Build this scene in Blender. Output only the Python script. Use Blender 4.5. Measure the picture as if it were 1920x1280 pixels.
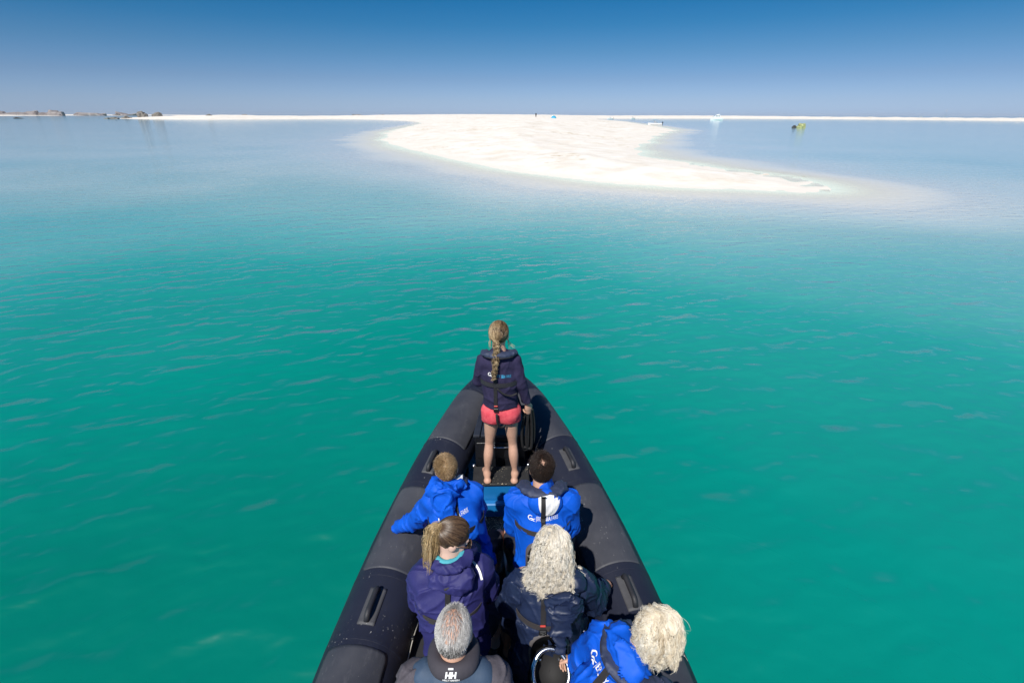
import bpy, math, random
import numpy as np
from mathutils import Matrix, Vector
from mathutils.bvhtree import BVHTree

random.seed(7)
rng = np.random.default_rng(11)
for o in list(bpy.data.objects):
    bpy.data.objects.remove(o)
scene = bpy.context.scene
COL = scene.collection

# ------------------------------------------------------------------ camera
cam_data = bpy.data.cameras.new('camera')
cam = bpy.data.objects.new('camera', cam_data)
COL.objects.link(cam)
cam_data.sensor_width = 36.0
cam_data.lens = 17.0
cam_data.clip_start = 0.05
cam_data.clip_end = 40000.0
PITCH, ROLL = math.radians(25.07), 0.0017
c_fw = Vector((0, math.cos(PITCH), -math.sin(PITCH)))
c_up = Vector((0, math.sin(PITCH), math.cos(PITCH)))
c_rt = Vector((1, 0, 0))
rt2 = (c_rt + c_up * ROLL).normalized()
up2 = (c_up - c_rt * ROLL).normalized()
cam.matrix_world = Matrix((
    (rt2.x, up2.x, -c_fw.x, 0.0),
    (rt2.y, up2.y, -c_fw.y, 0.0),
    (rt2.z, up2.z, -c_fw.z, 4.0),
    (0, 0, 0, 1)))
scene.camera = cam

# ------------------------------------------------------------------ sky and sun
SUN_TO = Vector((-0.475, -1.10, 1.46)).normalized()      # direction towards the sun
sun_el = math.asin(SUN_TO.z)
world = bpy.data.worlds.new('World')
scene.world = world
world.use_nodes = True
wn, wl = world.node_tree.nodes, world.node_tree.links
wn.clear()
w_out = wn.new('ShaderNodeOutputWorld')
w_bg = wn.new('ShaderNodeBackground')
w_sky = wn.new('ShaderNodeTexSky')
w_sky.sky_type = 'NISHITA'
w_sky.sun_disc = False
w_sky.sun_elevation = sun_el
w_sky.sun_rotation = math.atan2(SUN_TO.x, SUN_TO.y)
w_sky.altitude = 0.0
w_sky.air_density = 1.0
w_sky.dust_density = 0.3
w_sky.ozone_density = 3.0
w_tc = wn.new('ShaderNodeTexCoord')
w_sep = wn.new('ShaderNodeSeparateXYZ')
w_ramp = wn.new('ShaderNodeValToRGB')
cr = w_ramp.color_ramp
cr.interpolation = 'LINEAR'
cr.elements[0].position = 0.0
cr.elements[0].color = (0.37, 0.52, 0.96, 1)
cr.elements[1].position = 0.18
cr.elements[1].color = (0.046, 0.28, 0.46, 1)
for p_, c_ in ((0.023, (0.34, 0.455, 0.79)), (0.058, (0.27, 0.372, 0.61)), (0.10, (0.173, 0.332, 0.518)), (0.14, (0.087, 0.30, 0.478))):
    e = cr.elements.new(p_); e.color = (*c_, 1)
w_mul = wn.new('ShaderNodeMixRGB')
w_mul.blend_type = 'MULTIPLY'
w_mul.inputs[0].default_value = 1.0
wl.new(w_tc.outputs['Generated'], w_sep.inputs[0])
wl.new(w_sep.outputs['Z'], w_ramp.inputs[0])
wl.new(w_sky.outputs[0], w_mul.inputs[1])
wl.new(w_ramp.outputs[0], w_mul.inputs[2])
wl.new(w_mul.outputs[0], w_bg.inputs[0])
w_bg.inputs[1].default_value = 0.131
wl.new(w_bg.outputs[0], w_out.inputs[0])

sun_data = bpy.data.lights.new('sun', 'SUN')
sun_data.energy = 5.0
sun_data.angle = math.radians(0.53)
sun_data.color = (1.0, 0.95, 0.88)
sun = bpy.data.objects.new('sun', sun_data)
COL.objects.link(sun)
sun.rotation_euler = (-SUN_TO).to_track_quat('-Z', 'Y').to_euler()
sun.location = SUN_TO * 60

scene.view_settings.view_transform = 'Standard'
scene.view_settings.look = 'None'
scene.view_settings.gamma = 1.0
scene.view_settings.exposure = 0.12
scene.render.engine = 'CYCLES'
scene.cycles.max_bounces = 8
scene.cycles.transparent_max_bounces = 12
scene.cycles.use_denoising = True
scene.cycles.sample_clamp_indirect = 6.0

# ------------------------------------------------------------------ helpers: objects
def tag(o, label=None, cat=None, group=None, kind=None):
    if label: o['label'] = label
    if cat: o['category'] = cat
    if group: o['group'] = group
    if kind: o['kind'] = kind
    return o

def empty(name, loc=(0, 0, 0), rz=0.0, parent=None):
    o = bpy.data.objects.new(name, None)
    COL.objects.link(o)
    o.location = loc
    o.rotation_euler = (0, 0, rz)
    o.empty_display_size = 0.1
    if parent: o.parent = parent
    return o

def mesh_np(name, V, F, smooth=True):
    V = np.asarray(V, np.float32)
    me = bpy.data.meshes.new(name)
    if isinstance(F, np.ndarray) and F.ndim == 2:
        n, k = F.shape
        me.vertices.add(len(V)); me.vertices.foreach_set('co', V.ravel())
        me.loops.add(n * k); me.loops.foreach_set('vertex_index', F.astype(np.int32).ravel())
        me.polygons.add(n)
        me.polygons.foreach_set('loop_start', np.arange(0, n * k, k, dtype=np.int32))
        me.polygons.foreach_set('loop_total', np.full(n, k, np.int32))
        me.update(calc_edges=True)
        me.validate()
    else:
        me.from_pydata([tuple(map(float, v)) for v in V], [], [tuple(int(i) for i in f) for f in F])
        me.update()
    if smooth:
        me.polygons.foreach_set('use_smooth', np.ones(len(me.polygons), bool))
    return me

def obj(name, me, mat=None, parent=None, loc=None, label=None):
    """Link a mesh made in world coordinates; below a parent it is moved into the parent's frame."""
    o = bpy.data.objects.new(name, me)
    COL.objects.link(o)
    if mat is not None:
        me.materials.append(mat)
    if parent is not None:
        o.parent = parent
        m = Matrix.Identity(4)
        p = parent
        while p is not None:
            m = Matrix.LocRotScale(p.location, p.rotation_euler, None) @ m
            p = p.parent
        me.transform(m.inverted())
    if loc is not None:
        o.location = loc
    if label:
        o['label'] = label
    return o

class MB:
    """Collects simple shapes into one mesh."""
    def __init__(self):
        self.v, self.f = [], []
    def add(self, V, F):
        b = len(self.v)
        self.v.extend([tuple(map(float, p)) for p in V])
        self.f.extend([tuple(int(i) + b for i in f) for f in F])
    def box(self, lo, hi, bev=0.0, M=None):
        lo, hi = np.array(lo, float), np.array(hi, float)
        b = min(bev, *(0.49 * (hi - lo))) if bev > 0 else 0
        if b <= 0:
            V = [(x, y, z) for z in (lo[2], hi[2]) for y in (lo[1], hi[1]) for x in (lo[0], hi[0])]
            F = [(0, 2, 3, 1), (4, 5, 7, 6), (0, 1, 5, 4), (2, 6, 7, 3), (0, 4, 6, 2), (1, 3, 7, 5)]
        else:
            V, idx = [], {}
            def vid(p):
                p = tuple(round(q, 6) for q in p)
                if p not in idx: idx[p] = len(V); V.append(p)
                return idx[p]
            F = []
            S = (-1, 1)
            c, h = (lo + hi) / 2, (hi - lo) / 2
            def P(s, ax):   # corner s, on the face of axis ax
                q = [c[i] + s[i] * (h[i] - (0 if i == ax else b)) for i in range(3)]
                return vid(q)
            for ax in range(3):
                u, w = (ax + 1) % 3, (ax + 2) % 3
                for s in S:
                    q = []
                    for a, d in ((-1, -1), (1, -1), (1, 1), (-1, 1)):
                        t = [0, 0, 0]; t[ax] = s; t[u] = a; t[w] = d
                        q.append(P(t, ax))
                    F.append(tuple(q if s > 0 else q[::-1]))
            for ax in range(3):          # edges parallel to ax
                u, w = (ax + 1) % 3, (ax + 2) % 3
                for a in S:
                    for d in S:
                        t0 = [0, 0, 0]; t0[ax] = -1; t0[u] = a; t0[w] = d
                        t1 = list(t0); t1[ax] = 1
                        q = (P(t0, u), P(t1, u), P(t1, w), P(t0, w))
                        F.append(q if a * d < 0 else q[::-1])
            for a in S:
                for d in S:
                    for g in S:
                        t = (a, d, g)
                        q = (P(t, 0), P(t, 1), P(t, 2))
                        F.append(q if a * d * g > 0 else q[::-1])
        if M is not None:
            V = [tuple(M @ Vector(p)) for p in V]
        self.add(V, F)
    def tube(self, pts, r, n=8, cap=True, closed=False):
        V, F = tube_geo(pts, r, n, cap, closed)
        self.add(V, F)
    def lathe(self, prof, n=16, M=None):
        V, F = [], []
        for i, (r, z) in enumerate(prof):
            for k in range(n):
                a = 2 * math.pi * k / n
                V.append((r * math.cos(a), r * math.sin(a), z))
        for i in range(len(prof) - 1):
            for k in range(n):
                a, b = i * n + k, i * n + (k + 1) % n
                F.append((a, b, b + n, a + n))
        F.append(tuple(range(n))[::-1]); F.append(tuple(range((len(prof) - 1) * n, len(prof) * n)))
        if M is not None:
            V = [tuple(M @ Vector(p)) for p in V]
        self.add(V, F)
    def build(self, name, mat, parent=None, smooth=False, label=None):
        me = mesh_np(name, self.v, self.f, smooth)
        return obj(name, me, mat, parent, label=label)

def tube_geo(pts, r, n=8, cap=True, closed=False):
    pts = np.asarray(pts, float)
    m = len(pts)
    r = np.broadcast_to(np.asarray(r, float), (m,))
    if closed:
        T = np.roll(pts, -1, 0) - np.roll(pts, 1, 0)
    else:
        T = np.gradient(pts, axis=0)
    T /= np.maximum(np.linalg.norm(T, axis=1, keepdims=True), 1e-9)
    ref = np.array([0, 0, 1.0]) if abs(T[0, 2]) < 0.9 else np.array([1.0, 0, 0])
    N = np.zeros_like(T)
    v = np.cross(T[0], ref); v /= np.linalg.norm(v)
    for i in range(m):
        v = v - T[i] * (v @ T[i]); v /= max(np.linalg.norm(v), 1e-9)
        N[i] = v
    B = np.cross(T, N)
    a = np.arange(n) * 2 * math.pi / n
    V = pts[:, None] + r[:, None, None] * (np.cos(a)[None, :, None] * N[:, None] + np.sin(a)[None, :, None] * B[:, None])
    F = []
    for i in range(m if closed else m - 1):
        for k in range(n):
            i2 = (i + 1) % m
            F.append((i * n + k, i * n + (k + 1) % n, i2 * n + (k + 1) % n, i2 * n + k))
    if cap and not closed:
        F.append(tuple(range(n))[::-1]); F.append(tuple(range((m - 1) * n, m * n)))
    return V.reshape(-1, 3), F

def spline(pts, n=40):
    """Catmull-Rom through the points."""
    P = np.asarray(pts, float)
    P = np.vstack([2 * P[0] - P[1], P, 2 * P[-1] - P[-2]])
    out = []
    seg = len(P) - 3
    for t in np.linspace(0, seg - 1e-6, n):
        i = int(t); u = t - i
        a, b, c, d = P[i], P[i + 1], P[i + 2], P[i + 3]
        out.append(0.5 * (2 * b + (c - a) * u + (2 * a - 5 * b + 4 * c - d) * u * u + (3 * b - a - 3 * c + d) * u ** 3))
    return np.array(out)

# ------------------------------------------------------------------ helpers: materials
def new_mat(name):
    m = bpy.data.materials.new(name)
    m.use_nodes = True
    nt = m.node_tree
    b = nt.nodes['Principled BSDF']
    return m, nt, b

def mat(name, col, rough=0.6, metal=0.0, var=0.12, vscale=8.0, bump=0.0, bscale=60.0, spec=0.5, col2=None, sheen=0.0, stretch=None, specks=None, coat=0.0):
    m, nt, b = new_mat(name)
    N, L = nt.nodes, nt.links
    tc = N.new('ShaderNodeTexCoord')
    src = tc.outputs['Object']
    if stretch:
        mp = N.new('ShaderNodeMapping'); mp.inputs['Scale'].default_value = stretch
        L.new(src, mp.inputs[0]); src = mp.outputs[0]
    nz = N.new('ShaderNodeTexNoise')
    nz.inputs['Scale'].default_value = vscale
    nz.inputs['Detail'].default_value = 6
    nz.inputs['Roughness'].default_value = 0.6
    L.new(src, nz.inputs['Vector'])
    rp = N.new('ShaderNodeValToRGB')
    c1 = tuple(max(0, c * (1 - var)) for c in col)
    c2 = col2 if col2 else tuple(c * (1 + var) for c in col)
    rp.color_ramp.elements[0].position = 0.3; rp.color_ramp.elements[0].color = (*c1, 1)
    rp.color_ramp.elements[1].position = 0.72; rp.color_ramp.elements[1].color = (*c2, 1)
    L.new(nz.outputs[0], rp.inputs[0])
    out = rp.outputs[0]
    if specks:
        sc, thr, scol = specks
        n2 = N.new('ShaderNodeTexNoise'); n2.inputs['Scale'].default_value = sc; n2.inputs['Detail'].default_value = 3
        L.new(tc.outputs['Object'], n2.inputs['Vector'])
        n3 = N.new('ShaderNodeTexNoise'); n3.inputs['Scale'].default_value = sc * 0.06; n3.inputs['Detail'].default_value = 2
        L.new(tc.outputs['Object'], n3.inputs['Vector'])
        ad = N.new('ShaderNodeMath'); ad.operation = 'MULTIPLY_ADD'; ad.inputs[1].default_value = 0.45
        L.new(n3.outputs[0], ad.inputs[0]); L.new(n2.outputs[0], ad.inputs[2])
        mr = N.new('ShaderNodeMapRange'); mr.inputs[1].default_value = thr; mr.inputs[2].default_value = thr + 0.05
        L.new(ad.outputs[0], mr.inputs[0])
        mx = N.new('ShaderNodeMixRGB'); mx.inputs[2].default_value = (*scol, 1)
        L.new(mr.outputs[0], mx.inputs[0]); L.new(out, mx.inputs[1]); out = mx.outputs[0]
    L.new(out, b.inputs['Base Color'])
    b.inputs['Roughness'].default_value = rough
    b.inputs['Metallic'].default_value = metal
    b.inputs['Specular IOR Level'].default_value = spec
    if sheen: b.inputs['Sheen Weight'].default_value = sheen
    if coat: b.inputs['Coat Weight'].default_value = coat
    if bump:
        n4 = N.new('ShaderNodeTexNoise'); n4.inputs['Scale'].default_value = bscale; n4.inputs['Detail'].default_value = 4
        L.new(src, n4.inputs['Vector'])
        bp = N.new('ShaderNodeBump'); bp.inputs['Strength'].default_value = 0.6; bp.inputs['Distance'].default_value = bump
        L.new(n4.outputs[0], bp.inputs['Height']); L.new(bp.outputs[0], b.inputs['Normal'])
    return m

def hair_mat(name, dark, mid, light, rough=0.42):
    m, nt, b = new_mat(name)
    N, L = nt.nodes, nt.links
    at = N.new('ShaderNodeAttribute'); at.attribute_name = 'shade'
    rp = N.new('ShaderNodeValToRGB')
    rp.color_ramp.elements[0].color = (*dark, 1)
    rp.color_ramp.elements[1].color = (*light, 1)
    e = rp.color_ramp.elements.new(0.5); e.color = (*mid, 1)
    L.new(at.outputs['Fac'], rp.inputs[0]); L.new(rp.outputs[0], b.inputs['Base Color'])
    b.inputs['Roughness'].default_value = rough
    b.inputs['Specular IOR Level'].default_value = 0.55
    return m

# ------------------------------------------------------------------ helpers: rounded solids by distance field
def V3(*a): return np.array(a, float)
def cone(a, b, ra, rb=None, k=0.03, n=None, s=1.0):
    return dict(t='c', a=np.array(a, float), b=np.array(b, float), ra=ra, rb=ra if rb is None else rb, k=k,
                n=None if n is None else np.array(n, float) / np.linalg.norm(n), s=s)
def ell(c, r, R=None, k=0.02):
    return dict(t='e', c=np.array(c, float), r=np.array(r, float), R=np.eye(3) if R is None else np.array(R, float), k=k)
def rbox(c, h, rd=0.02, R=None, k=0.01):
    return dict(t='b', c=np.array(c, float), h=np.array(h, float), rd=rd, R=np.eye(3) if R is None else np.array(R, float), k=k)

def ev(p, X, Y, Z):
    if p['t'] == 'c':
        a, d = p['a'], p['b'] - p['a']
        dd = max(d @ d, 1e-9)
        x, y, z = X - a[0], Y - a[1], Z - a[2]
        t = np.clip((x * d[0] + y * d[1] + z * d[2]) / dd, 0, 1)
        x, y, z = x - t * d[0], y - t * d[1], z - t * d[2]
        r = p['ra'] + (p['rb'] - p['ra']) * t
        if p['n'] is not None:
            n = p['n']; q = (x * n[0] + y * n[1] + z * n[2]) * (1 / p['s'] - 1)
            x, y, z = x + q * n[0], y + q * n[1], z + q * n[2]
        return (np.sqrt(x * x + y * y + z * z) - r) * (min(1.0, p['s'] + 0.15) if p['n'] is not None else 1.0)
    x, y, z = X - p['c'][0], Y - p['c'][1], Z - p['c'][2]
    R = p['R']
    lx = x * R[0, 0] + y * R[1, 0] + z * R[2, 0]
    ly = x * R[0, 1] + y * R[1, 1] + z * R[2, 1]
    lz = x * R[0, 2] + y * R[1, 2] + z * R[2, 2]
    if p['t'] == 'e':
        r = p['r']
        k0 = np.sqrt((lx / r[0]) ** 2 + (ly / r[1]) ** 2 + (lz / r[2]) ** 2)
        k1 = np.sqrt((lx / r[0] ** 2) ** 2 + (ly / r[1] ** 2) ** 2 + (lz / r[2] ** 2) ** 2)
        return k0 * (k0 - 1) / np.maximum(k1, 1e-6)
    h, rd = p['h'] - p['rd'], p['rd']
    qx, qy, qz = np.abs(lx) - h[0], np.abs(ly) - h[1], np.abs(lz) - h[2]
    o = np.sqrt(np.maximum(qx, 0) ** 2 + np.maximum(qy, 0) ** 2 + np.maximum(qz, 0) ** 2)
    return o + np.minimum(np.maximum(qx, np.maximum(qy, qz)), 0) - rd

def bounds(p):
    if p['t'] == 'c':
        r = max(p['ra'], p['rb'])
        return np.minimum(p['a'], p['b']) - r, np.maximum(p['a'], p['b']) + r
    r = np.linalg.norm(p['r'] if p['t'] == 'e' else p['h'])
    if p['t'] == 'e': r = p['r'].max()
    return p['c'] - r, p['c'] + r

def smin(a, b, k):
    if k <= 0: return np.minimum(a, b)
    h = np.clip(0.5 + 0.5 * (b - a) / k, 0, 1)
    return b * (1 - h) + a * h - k * h * (1 - h)

def sdf_pts(prims, P):
    d = np.full(len(P), 1.0)
    for p in prims:
        d = smin(ev(p, P[:, 0], P[:, 1], P[:, 2]), d, p['k'])
    return d

def solid(prims, vox=0.008, cuts=(), subs=(), disp=None):
    """Surface of a smooth union of primitives. cuts: (point, normal) keep the side the normal points away from."""
    lo = np.min([bounds(p)[0] for p in prims], 0) - 4 * vox
    hi = np.max([bounds(p)[1] for p in prims], 0) + 4 * vox
    n = np.ceil((hi - lo) / vox).astype(int) + 1
    ax = [lo[i] + vox * np.arange(n[i]) for i in range(3)]
    D = np.full(n, 1.0, np.float32)
    def sl(p, m):
        a, b = bounds(p)
        i0 = np.clip(np.floor((a - m - lo) / vox).astype(int), 0, n)
        i1 = np.clip(np.ceil((b + m - lo) / vox).astype(int) + 1, 0, n)
        return tuple(slice(i0[i], i1[i]) for i in range(3))
    for p in prims:
        s = sl(p, p['k'] + 4 * vox)
        d = ev(p, ax[0][s[0]][:, None, None], ax[1][s[1]][None, :, None], ax[2][s[2]][None, None, :])
        D[s] = smin(d, D[s], p['k'])
    for p in subs:
        s = sl(p, 4 * vox)
        d = ev(p, ax[0][s[0]][:, None, None], ax[1][s[1]][None, :, None], ax[2][s[2]][None, None, :])
        D[s] = np.maximum(D[s], -d)
    if disp is not None:
        ii = np.nonzero(np.abs(D) < 0.045)
        P = np.stack([ax[0][ii[0]], ax[1][ii[1]], ax[2][ii[2]]], 1)
        D[ii] += disp(P).astype(np.float32)
    for c, nn in cuts:
        nn = np.array(nn, float) / np.linalg.norm(nn)
        D = np.maximum(D, ((ax[0] - c[0]) * nn[0])[:, None, None] + ((ax[1] - c[1]) * nn[1])[None, :, None] + ((ax[2] - c[2]) * nn[2])[None, None, :])
    return nets(D, lo, vox)

def nets(D, lo, vox):
    S = D < 0
    c = [S[i:S.shape[0] - 1 + i, j:S.shape[1] - 1 + j, k:S.shape[2] - 1 + k] for i in (0, 1) for j in (0, 1) for k in (0, 1)]
    anyc = c[0].copy(); allc = c[0].copy()
    for q in c[1:]:
        anyc |= q; allc &= q
    act = np.argwhere(anyc & ~allc)
    idx = np.full(anyc.shape, -1, np.int32)
    idx[act[:, 0], act[:, 1], act[:, 2]] = np.arange(len(act))
    acc = np.zeros((len(act), 3)); cnt = np.zeros(len(act))
    for a in range(3):
        u, w = (a + 1) % 3, (a + 2) % 3
        for du in (0, 1):
            for dw in (0, 1):
                o0 = np.zeros(3, int); o0[u] = du; o0[w] = dw
                o1 = o0.copy(); o1[a] = 1
                i0, i1 = act + o0, act + o1
                d0 = D[i0[:, 0], i0[:, 1], i0[:, 2]].astype(float); d1 = D[i1[:, 0], i1[:, 1], i1[:, 2]].astype(float)
                m = (d0 < 0) != (d1 < 0)
                t = np.where(m, d0 / np.where(np.abs(d0 - d1) < 1e-9, 1e-9, d0 - d1), 0)
                p = np.repeat(o0[None].astype(float), len(act), 0); p[:, a] = t
                acc[m] += p[m]; cnt += m
    V = lo + vox * (act + acc / np.maximum(cnt, 1)[:, None])
    Fs = []
    for a in range(3):
        u, w = (a + 1) % 3, (a + 2) % 3
        s0 = [slice(None)] * 3; s1 = [slice(None)] * 3
        s0[a] = slice(0, -1); s1[a] = slice(1, None)
        s0[u] = s1[u] = slice(1, -1); s0[w] = s1[w] = slice(1, -1)
        A, B = S[tuple(s0)], S[tuple(s1)]
        e = np.argwhere(A != B)
        if not len(e): continue
        inside0 = A[e[:, 0], e[:, 1], e[:, 2]]
        e = e.copy(); e[:, u] += 1; e[:, w] += 1
        def g(du, dw):
            q = e.copy(); q[:, u] -= du; q[:, w] -= dw
            return idx[q[:, 0], q[:, 1], q[:, 2]]
        f = np.stack([g(1, 1), g(0, 1), g(0, 0), g(1, 0)], 1)
        f[~inside0] = f[~inside0][:, ::-1]
        Fs.append(f)
    return V, np.concatenate(Fs)

def folds(seed, amp, freq, k=7, aniso=(1, 1, 0.75)):
    """Cloth-like creases (narrow local ridges and soft sags) as a displacement of the distance field."""
    r = np.random.default_rng(seed)
    K = r.normal(size=(k, 3)) * np.array(aniso); K /= np.linalg.norm(K, axis=1, keepdims=True)
    K *= freq * r.uniform(0.6, 1.5, (k, 1))
    W = r.normal(size=(5, 3)) * freq * 0.30
    Q_ = r.normal(size=(k, 3)) * freq * 0.32
    ph = r.uniform(0, 6.28, 2 * k + 5)
    def fn(P):
        w = sum(np.sin(P @ W[i] + ph[2 * k + i]) for i in range(4)) * 0.9
        d = 0.35 * np.sin(P @ W[4] + ph[2 * k + 4])
        for i in range(k):
            rid = (1 - np.abs(np.sin(0.5 * (P @ K[i]) + ph[i] + w * (0.6 + 0.6 * i / k)))) ** 3
            msk = np.clip(0.5 + 1.1 * np.sin(P @ Q_[i] + ph[k + i] + 0.5 * w), 0, 1)
            d = d - rid * msk
        return amp * d
    return fn

def lump(seed, amp, freq, k=8):
    r = np.random.default_rng(seed)
    K = r.normal(size=(k, 3)); K /= np.linalg.norm(K, axis=1, keepdims=True); K *= freq * r.uniform(0.5, 2.2, (k, 1))
    ph = r.uniform(0, 6.28, k)
    return lambda P: amp * sum(np.sin(P @ K[i] + ph[i]) / (0.5 + np.linalg.norm(K[i]) / freq) for i in range(k)) / math.sqrt(k)

# ------------------------------------------------------------------ the setting: sandbank, sea
COAST = [(-374, 514), (-308.5, 465.5), (-255.6, 454.4), (-224.1, 507), (-166, 533), (-92.7, 419), (-51.5, 300.4), (-34.6, 158.9),
         (-25.4, 104.5), (-18.0, 79.2), (-11.3, 62.7), (-6.5, 52.5), (-2.6, 45.0), (0.8, 39.8), (3.8, 35.9), (5.9, 33.3), (8.1, 32.1),
         (10.8, 31.0), (13.7, 30.1), (16.1, 29.2), (18.6, 29.6), (19.6, 32.2), (19.4, 36.1), (18.4, 40.1), (16.9, 43.9), (15.4, 50.4),
         (14.4, 57.3), (15.2, 64.4), (18.2, 74.7), (24.4, 94.8), (33.3, 122.0), (47.3, 155.3), (54.4, 193.2), (63.2, 262.4), (81.5, 407.6),
         (99.6, 624), (208, 718), (324, 736.5), (394, 656), (430, 550), (437, 454), (470, 330), (540, 260),
         (590, 290), (520, 400), (500, 520), (470, 680), (370, 850), (210, 860), (100, 800), (0, 820), (-100, 760), (-200, 640), (-300, 590), (-420, 575)]
FARLAND = [(-1250, 1230), (-1339, 1394), (-1373, 1560), (-1560, 2020), (-1400, 2300), (-1700, 2900), (-2800, 2900), (-2900, 1500), (-2200, 1000)]

def poly_sd(X, Y, poly):
    pl = np.array(poly, float)
    # refine with a closed Catmull-Rom so that the shore runs in curves
    n = len(pl); pts = []
    for i in range(n):
        a, b, c, d = pl[i - 1], pl[i], pl[(i + 1) % n], pl[(i + 2) % n]
        for u in (0, 0.34, 0.67):
            pts.append(0.5 * (2 * b + (c - a) * u + (2 * a - 5 * b + 4 * c - d) * u * u + (3 * b - a - 3 * c + d) * u ** 3))
    pl = np.array(pts)
    best = np.full(X.shape, 1e18); ins = np.zeros(X.shape, bool)
    for i in range(len(pl)):
        x0, y0 = pl[i]; x1, y1 = pl[(i + 1) % len(pl)]
        dx, dy = x1 - x0, y1 - y0
        t = np.clip(((X - x0) * dx + (Y - y0) * dy) / max(dx * dx + dy * dy, 1e-9), 0, 1)
        best = np.minimum(best, (X - x0 - t * dx) ** 2 + (Y - y0 - t * dy) ** 2)
        if y0 != y1:
            cr_ = ((y0 > Y) != (y1 > Y)) & (X < (x1 - x0) * (Y - y0) / (y1 - y0) + x0)
            ins ^= cr_
    return np.where(ins, np.sqrt(best), -np.sqrt(best))

def noise2(X, Y, seed, wl, k=9):
    r = np.random.default_rng(seed)
    a = r.uniform(0, 6.28, k); w = 6.283 / (wl * r.uniform(0.45, 1.6, k)); ph = r.uniform(0, 6.28, k)
    s = 0
    for i in range(k):
        s = s + np.sin((X * math.cos(a[i]) + Y * math.sin(a[i])) * w[i] + ph[i] + 0.8 * np.sin((X * math.sin(a[i]) - Y * math.cos(a[i])) * w[i] * 0.6))
    return s / math.sqrt(k)

def land_height(X, Y):
    d = poly_sd(X, Y, COAST)
    dn = d + noise2(X, Y, 3, 14) * np.clip(np.hypot(X, Y) / 120, 0.12, 1.0) * 0.9
    up = 4.7 * (1 - np.exp(-(np.maximum(dn, 0) / 45) ** 1.3)) + 0.035 * np.clip(dn, 0, 1.5)
    near = np.clip((np.hypot(X, Y) - 20) / 30, 0, 1)
    up = up + np.clip(dn / 6, 0, 1) * (0.05 * noise2(X, Y, 5, 5) + 0.10 * noise2(X, Y, 6, 30))
    # low scarp left by the last tide, along the spit
    sc_ = np.clip((dn - 1.3 - 0.35 * noise2(X, Y, 8, 6)) / 0.3, 0, 1) * 0.07 + np.clip((dn - 2.6 - 0.5 * noise2(X, Y, 9, 5)) / 0.3, 0, 1) * 0.06
    up = up + sc_ * np.clip(1.6 - np.hypot(X - 10, Y - 33) / 14, 0, 1)
    rb = np.hypot(X + 2, Y - 2)
    chan = np.interp(rb, [0, 5, 9, 13, 19, 28, 45, 80, 140, 400, 900], [3.8, 3.4, 2.7, 2.0, 1.28, 0.80, 0.52, 0.42, 0.45, 0.7, 2.6])
    down = -chan * (1 - np.exp(-(np.maximum(-dn, 0) / 15.0) ** 1.6)) + 0.12 * chan * noise2(X, Y, 12, 22) * np.clip(-dn / 18, 0, 1)
    # the end of the spit is barely awash
    low = np.clip((21.5 - X) / 9.0, 0, 1) ** 1.3 * (Y < 48) * (X > 8) + 1.0 * ((Y >= 48) | (X <= 8))
    up = up * low + np.where(low < 1, (0.03 * noise2(X, Y, 15, 2.2) - 0.012) * (1 - low), 0)
    h = np.where(dn > 0, up, down)
    # the spit runs on below the water
    R = np.array([(17.0, 29.6), (20.0, 28.7), (23.5, 27.8), (28, 27.0), (36, 26.0)])
    for i in range(len(R) - 1):
        (x0, y0), (x1, y1) = R[i], R[i + 1]
        dx, dy = x1 - x0, y1 - y0
        t = np.clip(((X - x0) * dx + (Y - y0) * dy) / (dx * dx + dy * dy), 0, 1)
        q = np.hypot(X - x0 - t * dx, Y - y0 - t * dy)
        u = (i + t) / (len(R) - 1)
        h = np.maximum(h, 0.03 - 0.62 * u ** 1.2 - 0.035 * q - 0.030 * q * q)
    d2 = poly_sd(X, Y, FARLAND) + noise2(X, Y, 21, 160) * 14
    up2 = 2.2 * (1 - np.exp(-np.maximum(d2, 0) / 60)) + np.maximum(0, noise2(X, Y, 31, 300)) * 0.6 * np.clip(d2 / 120, 0, 1)
    h = np.where(d2 > 0, np.maximum(h, up2), np.maximum(h, -3.6 * (1 - np.exp(np.minimum(d2, 0) / 60)))) if True else h
    return h

def polar(rings, angs, cx, cy):
    A, Rr = np.meshgrid(angs, rings)
    X, Y = cx + Rr * np.sin(A), cy + Rr * np.cos(A)
    m, n = X.shape
    i = np.arange(m - 1)[:, None] * n; k = np.arange(n)[None]; k2 = (k + 1) % n
    F = np.stack([i + k, i + n + k, i + n + k2, i + k2], -1).reshape(-1, 4)
    return X.ravel(), Y.ravel(), F[:, ::-1]

ang = np.concatenate([np.radians(np.arange(-58, 58, 0.2)), np.radians(np.arange(58, 302, 2.0))])
rings = np.concatenate([[0.01, 0.4, 0.8], np.geomspace(1.2, 9500, 440)])
gx, gy, gF = polar(rings, ang, 0.0, 0.0)
gh = land_height(gx, gy)
gr = np.hypot(gx, gy)
gh = np.where(gr > 3500, -3.5, gh)

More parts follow.
